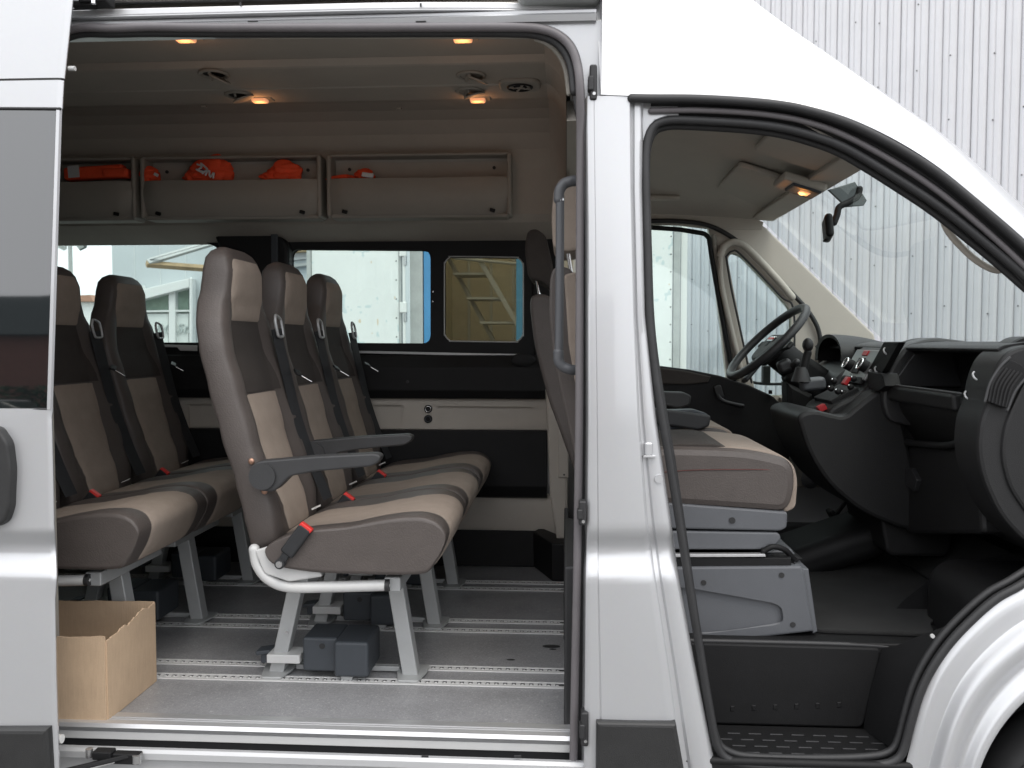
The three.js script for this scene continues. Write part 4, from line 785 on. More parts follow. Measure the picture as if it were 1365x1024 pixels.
{
  // cab roof lining: dome over the seats falling to the windscreen header
  const f = (u, v) => {
    const z = -0.16 - 1.60 * v, x = 0.0 + 0.885 * u, c = 1 - Math.pow(Math.abs(2 * v - 1), 3.2);
    const edge = 2.115, dome = 0.17 * c * (1 - 0.9 * Math.pow(u, 2.2));
    return [x, edge + dome - 0.04 * u * u * (1), z];
  };
  part('cab_roof_lining', [gridGeo(30, 40, f, 3)], M.cabLiner, van);
  part('cab_bulkhead', [gridGeo(4, 40, (u, v) => { const z = -0.16 - 1.60 * v, c = 1 - Math.pow(Math.abs(2 * v - 1), 3.2); return [-0.002, 2.115 + 0.17 * c + (2.47 - 2.115 - 0.17 * c) * u, z]; })], M.headliner, van);
  part('windscreen_header', [runZ([[0.80, 2.085], [0.905, 2.075], [0.90, 2.10], [0.82, 2.12]], -0.16, -1.78, 0.006, 0.01)], M.cabLiner, van);
  // sun visors
  const visor = (z0, z1) => { const yv = (x) => 2.105 - 0.05 * Math.pow(x / 0.885, 2) - 0.0; return mapped(extr(shapeOf([[z0, 0.60], [z1 + 0.05, 0.60], [z1, 0.65], [z1, 0.83], [z0, 0.83]], 0.03), 0.02, 0.008, 3), 0, 1, 0, 0, 0, 0, 1, 0, 1, 0, 0, 0, 0, 0, 0, 1).translate(0, 0, 0); };
  const tilt = (g, dy) => { g.applyMatrix4(new THREE.Matrix4().makeTranslation(-0.72, 0, 0)); g.applyMatrix4(new THREE.Matrix4().makeRotationZ(-0.32)); return g.translate(0.72, 2.135 + dy, 0); };
  part('sun_visor', [tilt(visor(-1.05, -1.66), 0)], M.cabLiner, van);
  part('sun_visor', [tilt(visor(-0.82, -0.24), 0)], M.cabLiner, van);
  const lp = at(1070, 250, -0.95);
  const cs = part('dome_lamp', [slab([lp.x - 0.01, lp.y + 0.008, -0.95], [0.15, 0.03, 0.16], [0, 0, -0.32], 0.012)], M.cabLiner, van);
  part('lamp_frame', [slab([lp.x, lp.y - 0.009, -0.94], [0.10, 0.022, 0.12], [0, 0, -0.32], 0.008)], M.darkGrey, cs);
  part('lamp_lens', [slab([lp.x + 0.002, lp.y - 0.018, -0.935], [0.036, 0.014, 0.05], [0, 0, -0.32], 0.006)], M.lamp, cs);
  part('bulb', [new THREE.SphereGeometry(0.013, 20, 12).scale(1, 0.6, 1).translate(lp.x - 0.004, lp.y - 0.021, -0.935)], M.bulb, cs);
  const l = new THREE.PointLight(0xffa552, 0.007); l.position.set(lp.x - 0.01, lp.y - 0.05, 0.01); l.castShadow = true; van.add(l);
  // mirror on its bracket
  const mz = -0.95, q = (x, y, o = 0) => at(x, y, mz + o);
  const mp = part('mirror_mount', [plate([[1104, 253], [1140, 242], [1156, 267], [1152, 274], [1128, 276]], mz, 0.012, { bevel: 0.003 })], M.sensor, van);
  part('mirror_arm', [tube([q(1146, 252), q(1143, 262), q(1131, 270), q(1119, 276), q(1116, 286), q(1112, 297)], 0.011, { n: 40 })], M.black, mp);
  part('rear_view_mirror', [slab(q(1103.5, 304.5), [0.026, 0.078, 0.2], [0, -0.235, 0.1], 0.0125, 5)], M.black, mp);
  part('mirror_glass', [slab(q(1099.2, 304.2), [0.002, 0.062, 0.17], [0, -0.235, 0.1], 0.001)], M.chrome, mp);
  part('mirror_lever', [slab(q(1101, 320), [0.02, 0.008, 0.012], [0, 0, 0.5], 0.003)], M.black, mp);
  // passenger's grab handle on the near windscreen pillar
  const gz = -0.2; part('pillar_grab_handle', [tube([at(1257, 288, gz), at(1261, 303, gz), at(1274, 321, gz), at(1300, 346, gz), at(1326, 360, gz), at(1344, 358, gz)], 0.0085, { n: 40 })], M.beige, van);
  part('near_pillar_lining', [loft([at(1060, 160, -0.08), at(1200, 240, -0.08), at(1345, 354, -0.08), at(1480, 476, -0.08)], [at(1090, 150, -0.16), at(1235, 235, -0.16), at(1370, 345, -0.16), at(1510, 470, -0.16)], [[0, 0], [0.5, 0.01], [1, 0]], 30)], M.cabLiner, van);
  const h1 = at(884, 264, -1.62); part('roof_handle', [slab([h1.x, h1.y, h1.z], [0.14, 0.02, 0.03], [0, 0, 0], 0.009), slab([h1.x, h1.y + 0.01, h1.z - 0.02], [0.10, 0.03, 0.03], [0, 0, 0], 0.006)], M.cabLiner, van);
}
{
  // driver's side: windscreen pillar, door window, quarter light, door card
  const z = -1.74;
  const pl = part('windscreen_pillar_trim', [plate([[944, 300], [960, 296], [1016, 300], [1022, 304], [1166, 446], [1170, 470], [1120, 480], [1100, 560], [975, 560], [962, 440]], z - 0.02, 0.05, { bevel: 0.008, holes: [{ p: [[967, 343], [976, 334], [990, 339], [1042, 394], [1058, 414], [1058, 530], [1006, 530], [986, 440]], r: 0.02 }] })], M.beige, van);
  const pt = (x, y, o = 0) => at(x, y, z + o);
  part('door_seal', [tube([pt(866, 294.5), pt(905, 295), pt(942, 300), pt(975, 316), pt(1010, 345), pt(1048, 383), pt(1075, 412), pt(1090, 437), pt(1094, 462), pt(1093, 500)], 0.010, { n: 80 })], M.rubber, van);
  part('quarter_light_bezel', [tube([pt(960, 340, 0.01), pt(966, 328, 0.01), pt(980, 323, 0.01), pt(996, 331, 0.01), pt(1030, 366, 0.01), pt(1056, 396, 0.01)], 0.016, { n: 60 }), tube([pt(960, 340, 0.01), pt(962, 380, 0.01), pt(975, 440, 0.01), pt(992, 510, 0.01)], 0.012, { n: 60 })], M.cabLiner, van);
  part('quarter_light_seal', [tube([pt(968, 342, 0.012), pt(976, 335, 0.012), pt(988, 340, 0.012), pt(1040, 394, 0.012), pt(1058, 415, 0.012), pt(1058, 510, 0.012)], 0.0045, { n: 80 }), tube([pt(968, 342, 0.012), pt(975, 385, 0.012), pt(987, 440, 0.012), pt(1002, 510, 0.012)], 0.0045, { n: 60 })], M.rubber, van);
  part('quarter_light_glass', [plate([[960, 325], [1000, 330], [1065, 400], [1065, 540], [1000, 540]], z - 0.03, 0.001, { bevel: 0 })], M.glass, van);
  part('door_window_glass', [plate([[800, 298], [950, 300], [985, 520], [800, 520]], z - 0.03, 0.001, { bevel: 0 })], M.glass, van);
  part('door_window_frame', [tube([pt(800, 302), pt(868, 303.5), pt(905, 306), pt(938, 311.5), pt(945, 318), pt(949, 345), pt(962, 420), pt(974, 485), pt(980, 515)], 0.0105, { n: 120, soft: 0.2 })], M.black, van);
  part('door_frame_trim', [tube([pt(951, 316, -0.01), pt(955, 345, -0.01), pt(968, 420, -0.01), pt(984, 500, -0.01)], 0.012, { n: 60, soft: 0.3 })], M.locker, van);
  part('door_upper_trim', [plate([[800, 260], [880, 262], [960, 270], [1018, 296], [1016, 306], [956, 306], [905, 300], [800, 299]], z - 0.015, 0.03, { bevel: 0.004 })], M.cabLiner, van);
  const dc = part('driver_door_card', [plate([[800, 482], [872, 487], [920, 493], [960, 501], [1000, 514], [1030, 528], [1048, 545], [1057, 570], [1056, 600], [1048, 622], [1020, 660], [800, 700]], z + 0.07, 0.08, { bevel: 0.018, r: 0.01 })], M.black, van);
  part('card_top', [plate([[800, 484], [872, 489], [915, 494.5], [948, 502], [944, 510], [915, 513], [800, 510]], z + 0.082, 0.02, { bevel: 0.006 })], M.darkFabric, dc);
  part('door_pull', [tube([pt(955, 522, 0.085), pt(962, 533, 0.09), pt(975, 538, 0.09), pt(990, 541, 0.085)], 0.009, { n: 30 })], M.dashLight, dc);
  part('inner_handle', [slab(pt(958, 523, 0.085), [0.035, 0.06, 0.02], [0, 0, 0.3], 0.009)], M.dashLight, dc);
  const kb = pt(1027, 524, 0.08); part('lock_knob', [cyl([kb.x, kb.y + 0.004, kb.z], 'y', 0.008, 0.016, 14)], M.black, dc);
  part('footwell_lining', [plate([[1040, 530], [1100, 520], [1100, 650], [1050, 650], [1046, 615], [1058, 580]], z + 0.01, 0.03, { bevel: 0.005 })], M.locker, van);
  const mr = (x, y) => at(x, y, -2.05);
  part('far_door_mirror', [tube([mr(988, 497), mr(992, 505), mr(1005, 510), mr(1022, 512), mr(1042, 512)], 0.007, { n: 40 }), slab(mr(1021, 500), [0.035, 0.09, 0.05], [0, 0, 0], 0.008)], M.black, van);
}
{
  /* dashboard: one part with its pods, trays and controls below it */
  const top = [[1.075, 1.524], [1.07, 1.532], [1.085, 1.542], [1.15, 1.552], [1.3, 1.545], [1.46, 1.49], [1.46, 1.40], [1.3, 1.36], [1.24, 1.36], [1.24, 1.515]];
  const d = part('dashboard', [
    runZ(top, -0.14, -1.72, 0.012, 0.02),
    runZ([[1.06, 1.33], [1.05, 1.36], [1.06, 1.395], [1.30, 1.40], [1.42, 1.30], [1.42, 1.0], [1.26, 0.98], [1.16, 1.04], [1.14, 1.22]], -0.16, -1.05, 0.01, 0.02),
    runZ([[1.12, 1.30], [1.10, 1.36], [1.12, 1.40], [1.40, 1.42], [1.42, 1.0], [1.30, 0.96], [1.2, 1.04]], -1.05, -1.72, 0.01, 0.02),
    box(1.235, 1.30, 1.38, 1.52, -0.75, -0.2, 0.004),
  ], M.dash, van);
  // arch shaped pods that end the open tray; each carries clip hooks, the near one the side air vent
  const pod = (z0, z1, k = 0) => runZ([[1.02 - k, 1.30], [1.0 - k, 1.36], [1.008 - k, 1.42], [1.035 - k, 1.49], [1.08 - k, 1.545], [1.15, 1.566], [1.28, 1.55], [1.3, 1.34], [1.1, 1.28]], z0, z1, 0.01, 0.03);
  part('dash_pod', [pod(-0.715, -0.80)], M.dashLight, d);
  part('dash_pod', [pod(-0.165, -0.25, -0.035)], M.dash, d);
  part('dash_pod', [pod(-0.80, -0.835, 0.006)], M.dash, d);
  // open tray between the pods
  part('tray_lip', [slab([1.03, 1.392, -0.48], [0.035, 0.05, 0.47], [0, 0, 0.15], 0.012, 3)], M.dash, d);
  part('tray_edge', [tube([atX(1192, 513.5, 1.018), atX(1235, 519, 1.018), atX(1281, 525, 1.018)], 0.0035, { n: 20 })], M.arm, d);
  part('tray_floor', [box(1.03, 1.25, 1.385, 1.405, -0.72, -0.24, 0.004)], M.black, d);
  part('tray_side', [extr(shapeOf([[1.02, 1.41], [1.09, 1.515], [1.2, 1.53], [1.24, 1.41]]), 0.02, 0.004).translate(0, 0, -0.72)], M.dashLight, d);
  const hook = (px, py, r = 0) => { const p = atX(px, py, px > 1250 ? 1.03 : 1.0); return tube([V(p.x - 0.004, p.y + 0.009, p.z - 0.006), V(p.x - 0.008, p.y + 0.004, p.z - 0.003), V(p.x - 0.008, p.y - 0.004, p.z + 0.004), V(p.x - 0.003, p.y - 0.009, p.z + 0.006)], 0.0028, { n: 16, rs: 8 }); };
  for (const [px, py] of [[1182, 468], [1170, 493], [1302, 501], [1291, 527]]) part('clip_hook', [hook(px, py)], M.aluDull, d);
  part('cup_flap', [plateX([[1178, 456], [1199, 456], [1176, 497], [1158, 492]], 0.998, 0.02, { r: 0.004 })], M.black, d);
  part('cup_block', [plateX([[1156, 495], [1176, 498], [1180, 515], [1170, 522], [1157, 516]], 0.985, 0.05, { r: 0.004 })], M.black, d);
  // near end: side air vent over a tall rounded end pod
  part('dash_end', [plate([[1317, 537], [1307, 560], [1303, 600], [1311, 640], [1333, 688], [1365, 722], [1430, 765], [1520, 765], [1520, 470], [1420, 458], [1365, 461], [1345, 468], [1332, 482], [1322, 508]], -0.085, 0.14, { bevel: 0.028, r: 0.05 })], M.dash, d);
  part('end_panel', [plate([[1347, 548], [1338, 575], [1335, 610], [1345, 650], [1372, 690], [1430, 735], [1500, 735], [1500, 500], [1375, 490]], -0.076, 0.02, { bevel: 0.008, r: 0.03 })], M.dash, d);
  const vz = -0.07, vt = part('air_vent', [plate([[1315, 534], [1321, 515], [1334, 492], [1347, 479], [1362, 486], [1372, 497], [1354, 520], [1343, 545], [1330, 541]], vz, 0.02, { r: 0.006, bevel: 0.003 })], M.black, d);
  for (let k = 0; k < 6; k++) { const a = at(1318 + k * 4.6, 535 + k * 1.5, vz + 0.001), b = at(1337 + k * 5, 490 + k * 1.6, vz + 0.001); part('vent_blade', [tube([a, a.clone().lerp(b, 0.5).add(V(-0.007, 0.004, 0.001)), b], 0.0022, { n: 10, rs: 6 })], M.dash, vt); }
  part('vent_bezel', [tube([at(1313, 535, vz), at(1320, 511, vz), at(1333, 490, vz), at(1346, 477, vz)], 0.0035, { n: 24 })], M.arm, vt);
  part('vent_bezel', [tube([at(1343, 547, vz), at(1354, 521, vz), at(1373, 497, vz)], 0.0035, { n: 24 })], M.arm, vt);
  // lower tray and glove box
  part('glove_box', [plateX([[1152, 583], [1200, 588], [1262, 596], [1293, 590], [1302, 620], [1310, 712], [1210, 712], [1165, 640]], 1.10, 0.08, { r: 0.02, bevel: 0.012 })], M.dash, d);
  part('glove_box_lip', [tube([atX(1155, 584, 1.09), atX(1200, 589, 1.09), atX(1255, 594, 1.09), atX(1278, 590, 1.09), atX(1293, 578, 1.09)], 0.011, { n: 40 })], M.dash, d);
  part('glove_latch', [plateX([[1192, 622], [1214, 624], [1222, 640], [1218, 656], [1206, 645]], 1.085, 0.02, { r: 0.006 })], M.dashLight, d);
  // centre stack
  const stack = part('centre_stack', [
    runZ([[0.86, 1.30], [0.88, 1.335], [0.985, 1.39], [1.06, 1.53], [1.2, 1.55], [1.3, 1.3], [1.25, 0.95], [1.0, 1.0], [0.9, 1.18]], -0.83, -1.12, 0.014, 0.02),
    runZ([[0.98, 1.16], [0.93, 1.26], [0.94, 1.30], [1.1, 1.36], [1.3, 1.3], [1.25, 0.85], [1.05, 0.85], [1.02, 1.0]], -0.78, -1.14, 0.02, 0.03)], M.dash, van);
  const up = (x, y) => V(0.985 + (y - 1.39) * 0.536, y, x);          // point on the sloping face: z, height
  const face = (z, y, w, h, t, m, name, r = 0.003) => part(name, [slab([up(z, y).x - 0.006, y + 0.003, z], [t, h, w], [0, 0, -0.49], r)], m, stack);
  face(-0.975, 1.468, 0.235, 0.115, 0.012, M.radio, 'radio_panel', 0.005);
  face(-0.975, 1.462, 0.06, 0.06, 0.022, M.dash, 'radio_display');
  for (const [z, y, r] of [[-0.90, 1.46, 0.021], [-1.05, 1.46, 0.021]]) { const p = up(z, y), kn = part('radio_knob', [cyl([0, 0, 0], 'x', r, 0.03, 24).rotateZ(-0.49).translate(p.x - 0.02, p.y + 0.01, p.z)], M.black, stack); part('knob_ring', [new THREE.TorusGeometry(r * 0.9, 0.003, 6, 24).rotateY(Math.PI / 2).rotateZ(-0.49).translate(p.x - 0.033, p.y + 0.017, p.z)], M.chrome, kn); }
  face(-0.975, 1.505, 0.05, 0.02, 0.02, M.redPlastic, 'warning_switch', 0.003);
  face(-0.975, 1.415, 0.2, 0.025, 0.014, M.black, 'switch_row');
  const lowFace = (z, y, w, h, t, m, name) => { const x = 0.88 + (y - 1.335) * 1.909; return part(name, [slab([x - 0.004, y + 0.004, z], [t, h, w], [0, 0, -1.088], 0.003)], m, stack); };
  lowFace(-0.97, 1.365, 0.2, 0.10, 0.016, M.black, 'climate_panel');
  const q = (px, py, x) => atX(px, py, x);
  const clk = at(1128, 508, -0.9); part('clock_display', [slab([clk.x, clk.y, clk.z], [0.012, 0.03, 0.036], [0, 0, -0.6], 0.003)], M.redPlastic, stack);
  for (const [px, py] of [[1112, 508], [1117, 522], [1134, 516], [1125, 524], [1138, 505], [1108, 518]]) { const p = at(px, py, -0.885); part('climate_knob', [new THREE.SphereGeometry(0.011, 12, 8).translate(p.x, p.y, p.z)], M.black, stack); part('knob_tip', [new THREE.SphereGeometry(0.0035, 8, 6).translate(p.x - 0.008, p.y + 0.006, p.z + 0.004)], M.chrome, stack); }
  const hz = at(1095, 544, -0.88); part('hazard_switch', [slab([hz.x, hz.y, hz.z], [0.028, 0.022, 0.03], [0, 0, 0.5], 0.004)], M.redPlastic, stack);
  part('console_side', [plate([[1062, 553], [1085, 546], [1108, 552], [1126, 556], [1148, 537], [1172, 519], [1192, 522], [1204, 560], [1222, 640], [1245, 702], [1208, 708], [1150, 684], [1106, 648], [1078, 605]], -0.74, 0.40, { bevel: 0.03, r: 0.055 })], M.dash, stack);
  // gear lever with gaiter
  const gl = part('gear_lever', [tube([at(1069, 505, -1.0), at(1073, 485, -1.0), at(1077, 470, -1.0)], 0.014, { n: 20 })], M.black, van);
  const kp = at(1077, 460, -1.0); part('gear_knob', [new THREE.SphereGeometry(0.02, 20, 14).scale(0.95, 1.25, 1).translate(kp.x, kp.y, kp.z)], M.dash, gl);
  const gb = at(1068, 497, -1.0); part('gear_gaiter', [new THREE.CylinderGeometry(0.018, 0.034, 0.05, 20).translate(gb.x, gb.y - 0.005, gb.z)], M.rubber, gl);
  // instrument hood
  const ih = part('instrument_hood', [gridGeo(24, 10, (u, v) => { const a = Math.PI * u, z = -1.36 + 0.17 * Math.cos(a), y = 1.475 + 0.105 * Math.pow(Math.sin(a), 0.7), x = 1.02 + 0.2 * v; return [x, y - 0.03 * v * v, z]; }), gridGeo(24, 2, (u, v) => { const a = Math.PI * u, k = 1 - 0.12 * v; return [1.02 + 0.004 * v, 1.475 + 0.105 * Math.pow(Math.sin(a), 0.7) * k, -1.36 + 0.17 * Math.cos(a) * k]; })], M.dash, van);
  part('instrument_dials', [slab([1.13, 1.49, -1.36], [0.02, 0.12, 0.26], [0, 0, -0.3], 0.005)], M.black, ih);
  part('dial_face', [slab([1.115, 1.50, -1.30], [0.01, 0.05, 0.06], [0, 0, -0.3], 0.003)], M.redPlastic, ih);
  part('instrument_base', [runZ([[0.98, 1.36], [0.99, 1.42], [1.06, 1.475], [1.25, 1.48], [1.25, 1.3], [1.05, 1.28]], -1.15, -1.58, 0.02, 0.03)], M.dashLight, van);
}
{
  // steering wheel: rim, boss with badge, spokes, column
  const c = at(1023, 456, -1.36), R = 0.19;
  // rim axis points up and rearwards
  const ax = V(-0.70, 0.715, 0.04).normalize();
  const Q = new THREE.Quaternion().setFromUnitVectors(V(0, 0, 1), ax), place = (g) => { g.applyMatrix4(new THREE.Matrix4().makeRotationFromQuaternion(Q)); return g.translate(c.x, c.y, c.z); };
  const sw = part('steering_wheel', [place(new THREE.TorusGeometry(R, 0.0165, 16, 72))], M.dashLight, van);
  const up = V(0, 1, 0).applyQuaternion(Q.clone().invert()), ang = Math.atan2(up.y, up.x);
  part('wheel_boss', [place(extr(shapeOf([[-0.085, 0.055], [0.085, 0.055], [0.095, 0.0], [0.06, -0.085], [-0.06, -0.085], [-0.095, 0.0]], 0.03), 0.05, 0.015, 4).translate(0, 0, -0.055).rotateZ(ang - Math.PI / 2))], M.dash, sw);
  for (const a of [0.12, Math.PI - 0.12, -Math.PI / 2 - 0.45, -Math.PI / 2 + 0.45]) part('wheel_spoke', [place(slab([0.135 * Math.cos(a), 0.135 * Math.sin(a) - 0.01, -0.03], [0.12, 0.034, 0.018], [0, 0, a], 0.008).rotateZ(ang - Math.PI / 2))], M.dash, sw);
  part('wheel_badge', [place(new RoundedBoxGeometry(0.075, 0.026, 0.006, 2, 0.003).translate(0, 0.02, -0.003).rotateZ(ang - Math.PI / 2))], M.chrome, sw);
  part('badge_field', [place(new RoundedBoxGeometry(0.06, 0.012, 0.003, 2, 0.0015).translate(0, 0.02, 0.0008).rotateZ(ang - Math.PI / 2))], M.red, sw);
  const e = c.clone().addScaledVector(ax, -0.06), e2 = V(1.12, 1.27, -1.37);
  const col = part('steering_column', [tube([e, e.clone().lerp(e2, 0.5), e2], 0.06, { n: 20, rs: 18 }), slab(e.clone().lerp(e2, 0.45), [0.2, 0.13, 0.12], [0, 0, -0.6], 0.03, 4)], M.black, van);
  part('switch_stalk', [tube([at(1047, 493, -1.25), at(1056, 490, -1.22), at(1062, 483, -1.18)], 0.014, { n: 16 }), slab(at(1046, 488, -1.22), [0.055, 0.05, 0.04], [0, 0, 0.4], 0.016, 4)], M.dashLight, col);
  part('ignition_lock', [slab(at(1083, 512, -1.2), [0.09, 0.05, 0.06], [0, 0, 0.1], 0.016, 4)], M.grey, col);
  part('ignition_key', [slab(at(1068, 505, -1.17), [0.03, 0.022, 0.012], [0, 0, 0.5], 0.004), cyl(at(1073, 508, -1.17), 'x', 0.008, 0.03, 12)], M.steel, col);
  part('key_ring', [new THREE.TorusGeometry(0.018, 0.0015, 6, 24).translate(at(1064, 562, -1.0).x, at(1064, 562, -1.0).y, -1.0), tube([at(1064, 552, -1.0), at(1062, 565, -1.0)], 0.0025, { n: 8, rs: 6 })], M.steel, col);
  part('column_lower', [plate([[1050, 510], [1085, 525], [1085, 545], [1060, 560], [1052, 560]], -1.3, 0.12, { bevel: 0.02 })], M.black, col);
  for (const [px, py] of [[1090, 690], [1110, 705], [1128, 700]]) { const p = at(px, py, -1.25); part('foot_pedal', [slab([p.x + 0.06, p.y, -1.25], [0.02, 0.07, 0.06], [0, 0, 0.5], 0.006), bar([p.x + 0.06, p.y, -1.25], [p.x + 0.2, p.y + 0.2, -1.25], 0.014, 0.014)], M.dashLight, van); }
  part('wiring_cover', [tube([at(1055, 545, -1.5), at(1068, 590, -1.45), at(1085, 615, -1.4), at(1080, 640, -1.4)], 0.035, { n: 30, rs: 14 })], M.grey, van);
  part('floor_hump', [slab([at(1085, 690, -1.0).x, CF + 0.05, -1.05], [0.5, 0.12, 0.3], [0, 0, 0.35], 0.05, 4)], M.black, van);
}

/* ------------------------------------------------------------------ passenger seats */
const lerpTab = (T, y, k) => { let i = 0; while (i < T.length - 2 && T[i + 1][0] < y) i++; const a = T[i], b = T[i + 1], f = Math.min(1, Math.max(0, (y - a[0]) / (b[0] - a[0]))), g = f * f * (3 - 2 * f) * 0.5 + f * 0.5; return a[k] + (b[k] - a[k]) * g; };
const BT = [ // height over floor, rear x, front x, half width, bolster depth
  [0.42, -0.838, -0.770, 0.165, 0], [0.45, -0.850, -0.760, 0.2, 0.005], [0.52, -0.868, -0.768, 0.212, 0.02], [0.61, -0.890, -0.795, 0.218, 0.034], [0.73, -0.928, -0.832, 0.222, 0.036], [0.86, -0.962, -0.868, 0.222, 0.034],
  [0.96, -0.986, -0.896, 0.216, 0.03], [1.03, -0.994, -0.903, 0.198, 0.02], [1.08, -0.991, -0.902, 0.168, 0.008], [1.12, -0.980, -0.893, 0.147, 0], [1.17, -0.974, -0.888, 0.138, 0], [1.205, -0.966, -0.893, 0.126, 0], [1.225, -0.953, -0.903, 0.108, 0], [1.236, -0.938, -0.918, 0.08, 0]];
const BX = -0.62, BZ = -0.44;
const fx = (x, y, z = -0.22) => { const q = at(754 + x / 0.002, 456 + (0.98 - y) / 0.002, z); return [q.x, q.y - F]; };   // near side of the seat as read off the photograph
const YY = (y) => fx(-0.9, y)[1], FX = (x, y, z) => { const q = fx(x, y); return [q[0], F + q[1], z]; };
BT.forEach((r) => { const z = BZ + Math.max(r[3], 0.12) - 0.012, a = fx(r[1], r[0], z), b = fx(r[2], r[0], z); r[0] = (a[1] + b[1]) / 2; r[1] = a[0]; r[2] = b[0]; });
const Y0 = BT[0][0], Y1 = BT[BT.length - 1][0];
const rounding = (s, p) => Math.pow(Math.max(0, 1 - Math.pow(Math.abs(s), p)), 1 / p);
function backFront(y, s) {
  const xr = lerpTab(BT, y, 1), xf = lerpTab(BT, y, 2), bo = lerpTab(BT, y, 4), mid = (xr + xf) / 2;
  const f = xf - bo * (1 - smooth(0.5, 0.82, Math.abs(s))) + 0.012 * Math.sin((y - Y0) * 5) * (1 - s * s) * (y < 1.05 ? 1 : 0);
  return mid + (f - mid) * rounding(s, 5.5);
}
function backGeo() {
  const K = 56, R = 46;
  return gridGeo(K, R, (u, v) => {
    const y = Y0 + (Y1 - Y0) * (1 - Math.pow(1 - v, 1.35)), th = u * 2 * Math.PI, front = u < 0.5;
    const s = Math.max(-1, Math.min(1, front ? -Math.cos(th) : -Math.cos(th)));
    const hw = lerpTab(BT, y, 3), xr = lerpTab(BT, y, 1), xf = lerpTab(BT, y, 2), mid = (xr + xf) / 2;
    const x = front ? backFront(y, s) : mid + (xr - mid) * rounding(s, 6);
    return [x, F + y, BZ + s * hw];
  }, 2);
}
function backPanel(y0, y1, s0f, off = 0.005, flat = false, nu = 18, nv = 16) {
  y0 = YY(y0); y1 = YY(y1);   // padded panel sewn onto the front of the backrest
  return gridGeo(nu, nv, (u, v) => {
    const y = y0 + (y1 - y0) * v, sw = s0f(v), s = (2 * u - 1) * sw, e = Math.max(Math.abs(2 * u - 1), flat ? 0 : Math.abs(2 * v - 1));
    const o = off * (1 - Math.pow(e, 8)) - 0.0025 * Math.pow(e, 8);
    return [backFront(y, s) + o, F + y, BZ + s * lerpTab(BT, y, 3)];
  }, 2);
}
// cushion outline (x, height) from the rear top, over the front, round to the rear bottom
const CU = [[-0.80, 0.430], [-0.74, 0.462], [-0.66, 0.474], [-0.58, 0.482], [-0.50, 0.499], [-0.43, 0.509], [-0.375, 0.508], [-0.335, 0.494], [-0.318, 0.468], [-0.328, 0.425], [-0.350, 0.385], [-0.368, 0.362], [-0.40, 0.356], [-0.55, 0.357], [-0.70, 0.366], [-0.785, 0.39]].map(([x, y]) => { const q = fx(x, y); return V(q[0], q[1], 0); });
const cuO = V(...fx(-0.56, 0.43), 0);
const cuC = new THREE.CatmullRomCurve3(CU, true, 'centripetal');
function cushPoint(t, s, grow = 0) {
  const p = cuC.getPoint(((t % 1) + 1) % 1), c = cuO, d = p.clone().sub(c);
  const k = 0.80 + 0.20 * rounding(s, 5), n = d.clone().normalize();
  const bol = t < 0.5 ? 0.010 * smooth(0.5, 0.8, Math.abs(s)) * smooth(0.0, 0.12, t) * (1 - smooth(0.36, 0.5, t)) : 0;
  return V(c.x + d.x * (0.94 + 0.06 * k) + n.x * grow, c.y + d.y * k + n.y * grow + bol, s * 0.228);
}
function cushGeo() {
  return [gridGeo(60, 28, (u, v) => { const p = cushPoint(u, -Math.cos(v * Math.PI)); return [p.x, F + p.y, BZ + p.z]; }, 2),
    ...[-1, 1].map((s) => gridGeo(60, 3, (u, v) => { const p = cushPoint(u, s), c = V(cuO.x, cuO.y, s * 0.228); p.lerp(c, v); return [p.x, F + p.y, BZ + p.z]; }, 2))];
}
function cushPanel() {
  return gridGeo(16, 50, (u, v) => {
    const t = 0.02 + 0.70 * 0.98 * v * 0.98, s = (2 * u - 1) * (0.60 + 0.12 * smooth(0.3, 0.75, v)), e = Math.max(Math.abs(2 * u - 1), v > 0.5 ? 2 * v - 1 : 0);
    const seam = 0.004 * Math.exp(-Math.pow((v - 0.37) / 0.012, 2));
    const p = cushPoint(t, s, 0.006 * (1 - Math.pow(e, 8)) - 0.003 * Math.pow(e, 8) - seam); return [p.x, F + p.y, BZ + p.z];
  }, 2);
}
function ribbon(pts, w, dirW, t = 0.0015) {              // webbing
  const A = pts.map((p, i) => vv(p).clone().addScaledVector(dirW, -w / 2)), B = pts.map((p) => vv(p).clone().addScaledVector(dirW, w / 2));
  return loft(A, B, [[0, 0], [0.1, t], [0.5, 0], [0.9, t], [1, 0]], 40);
}
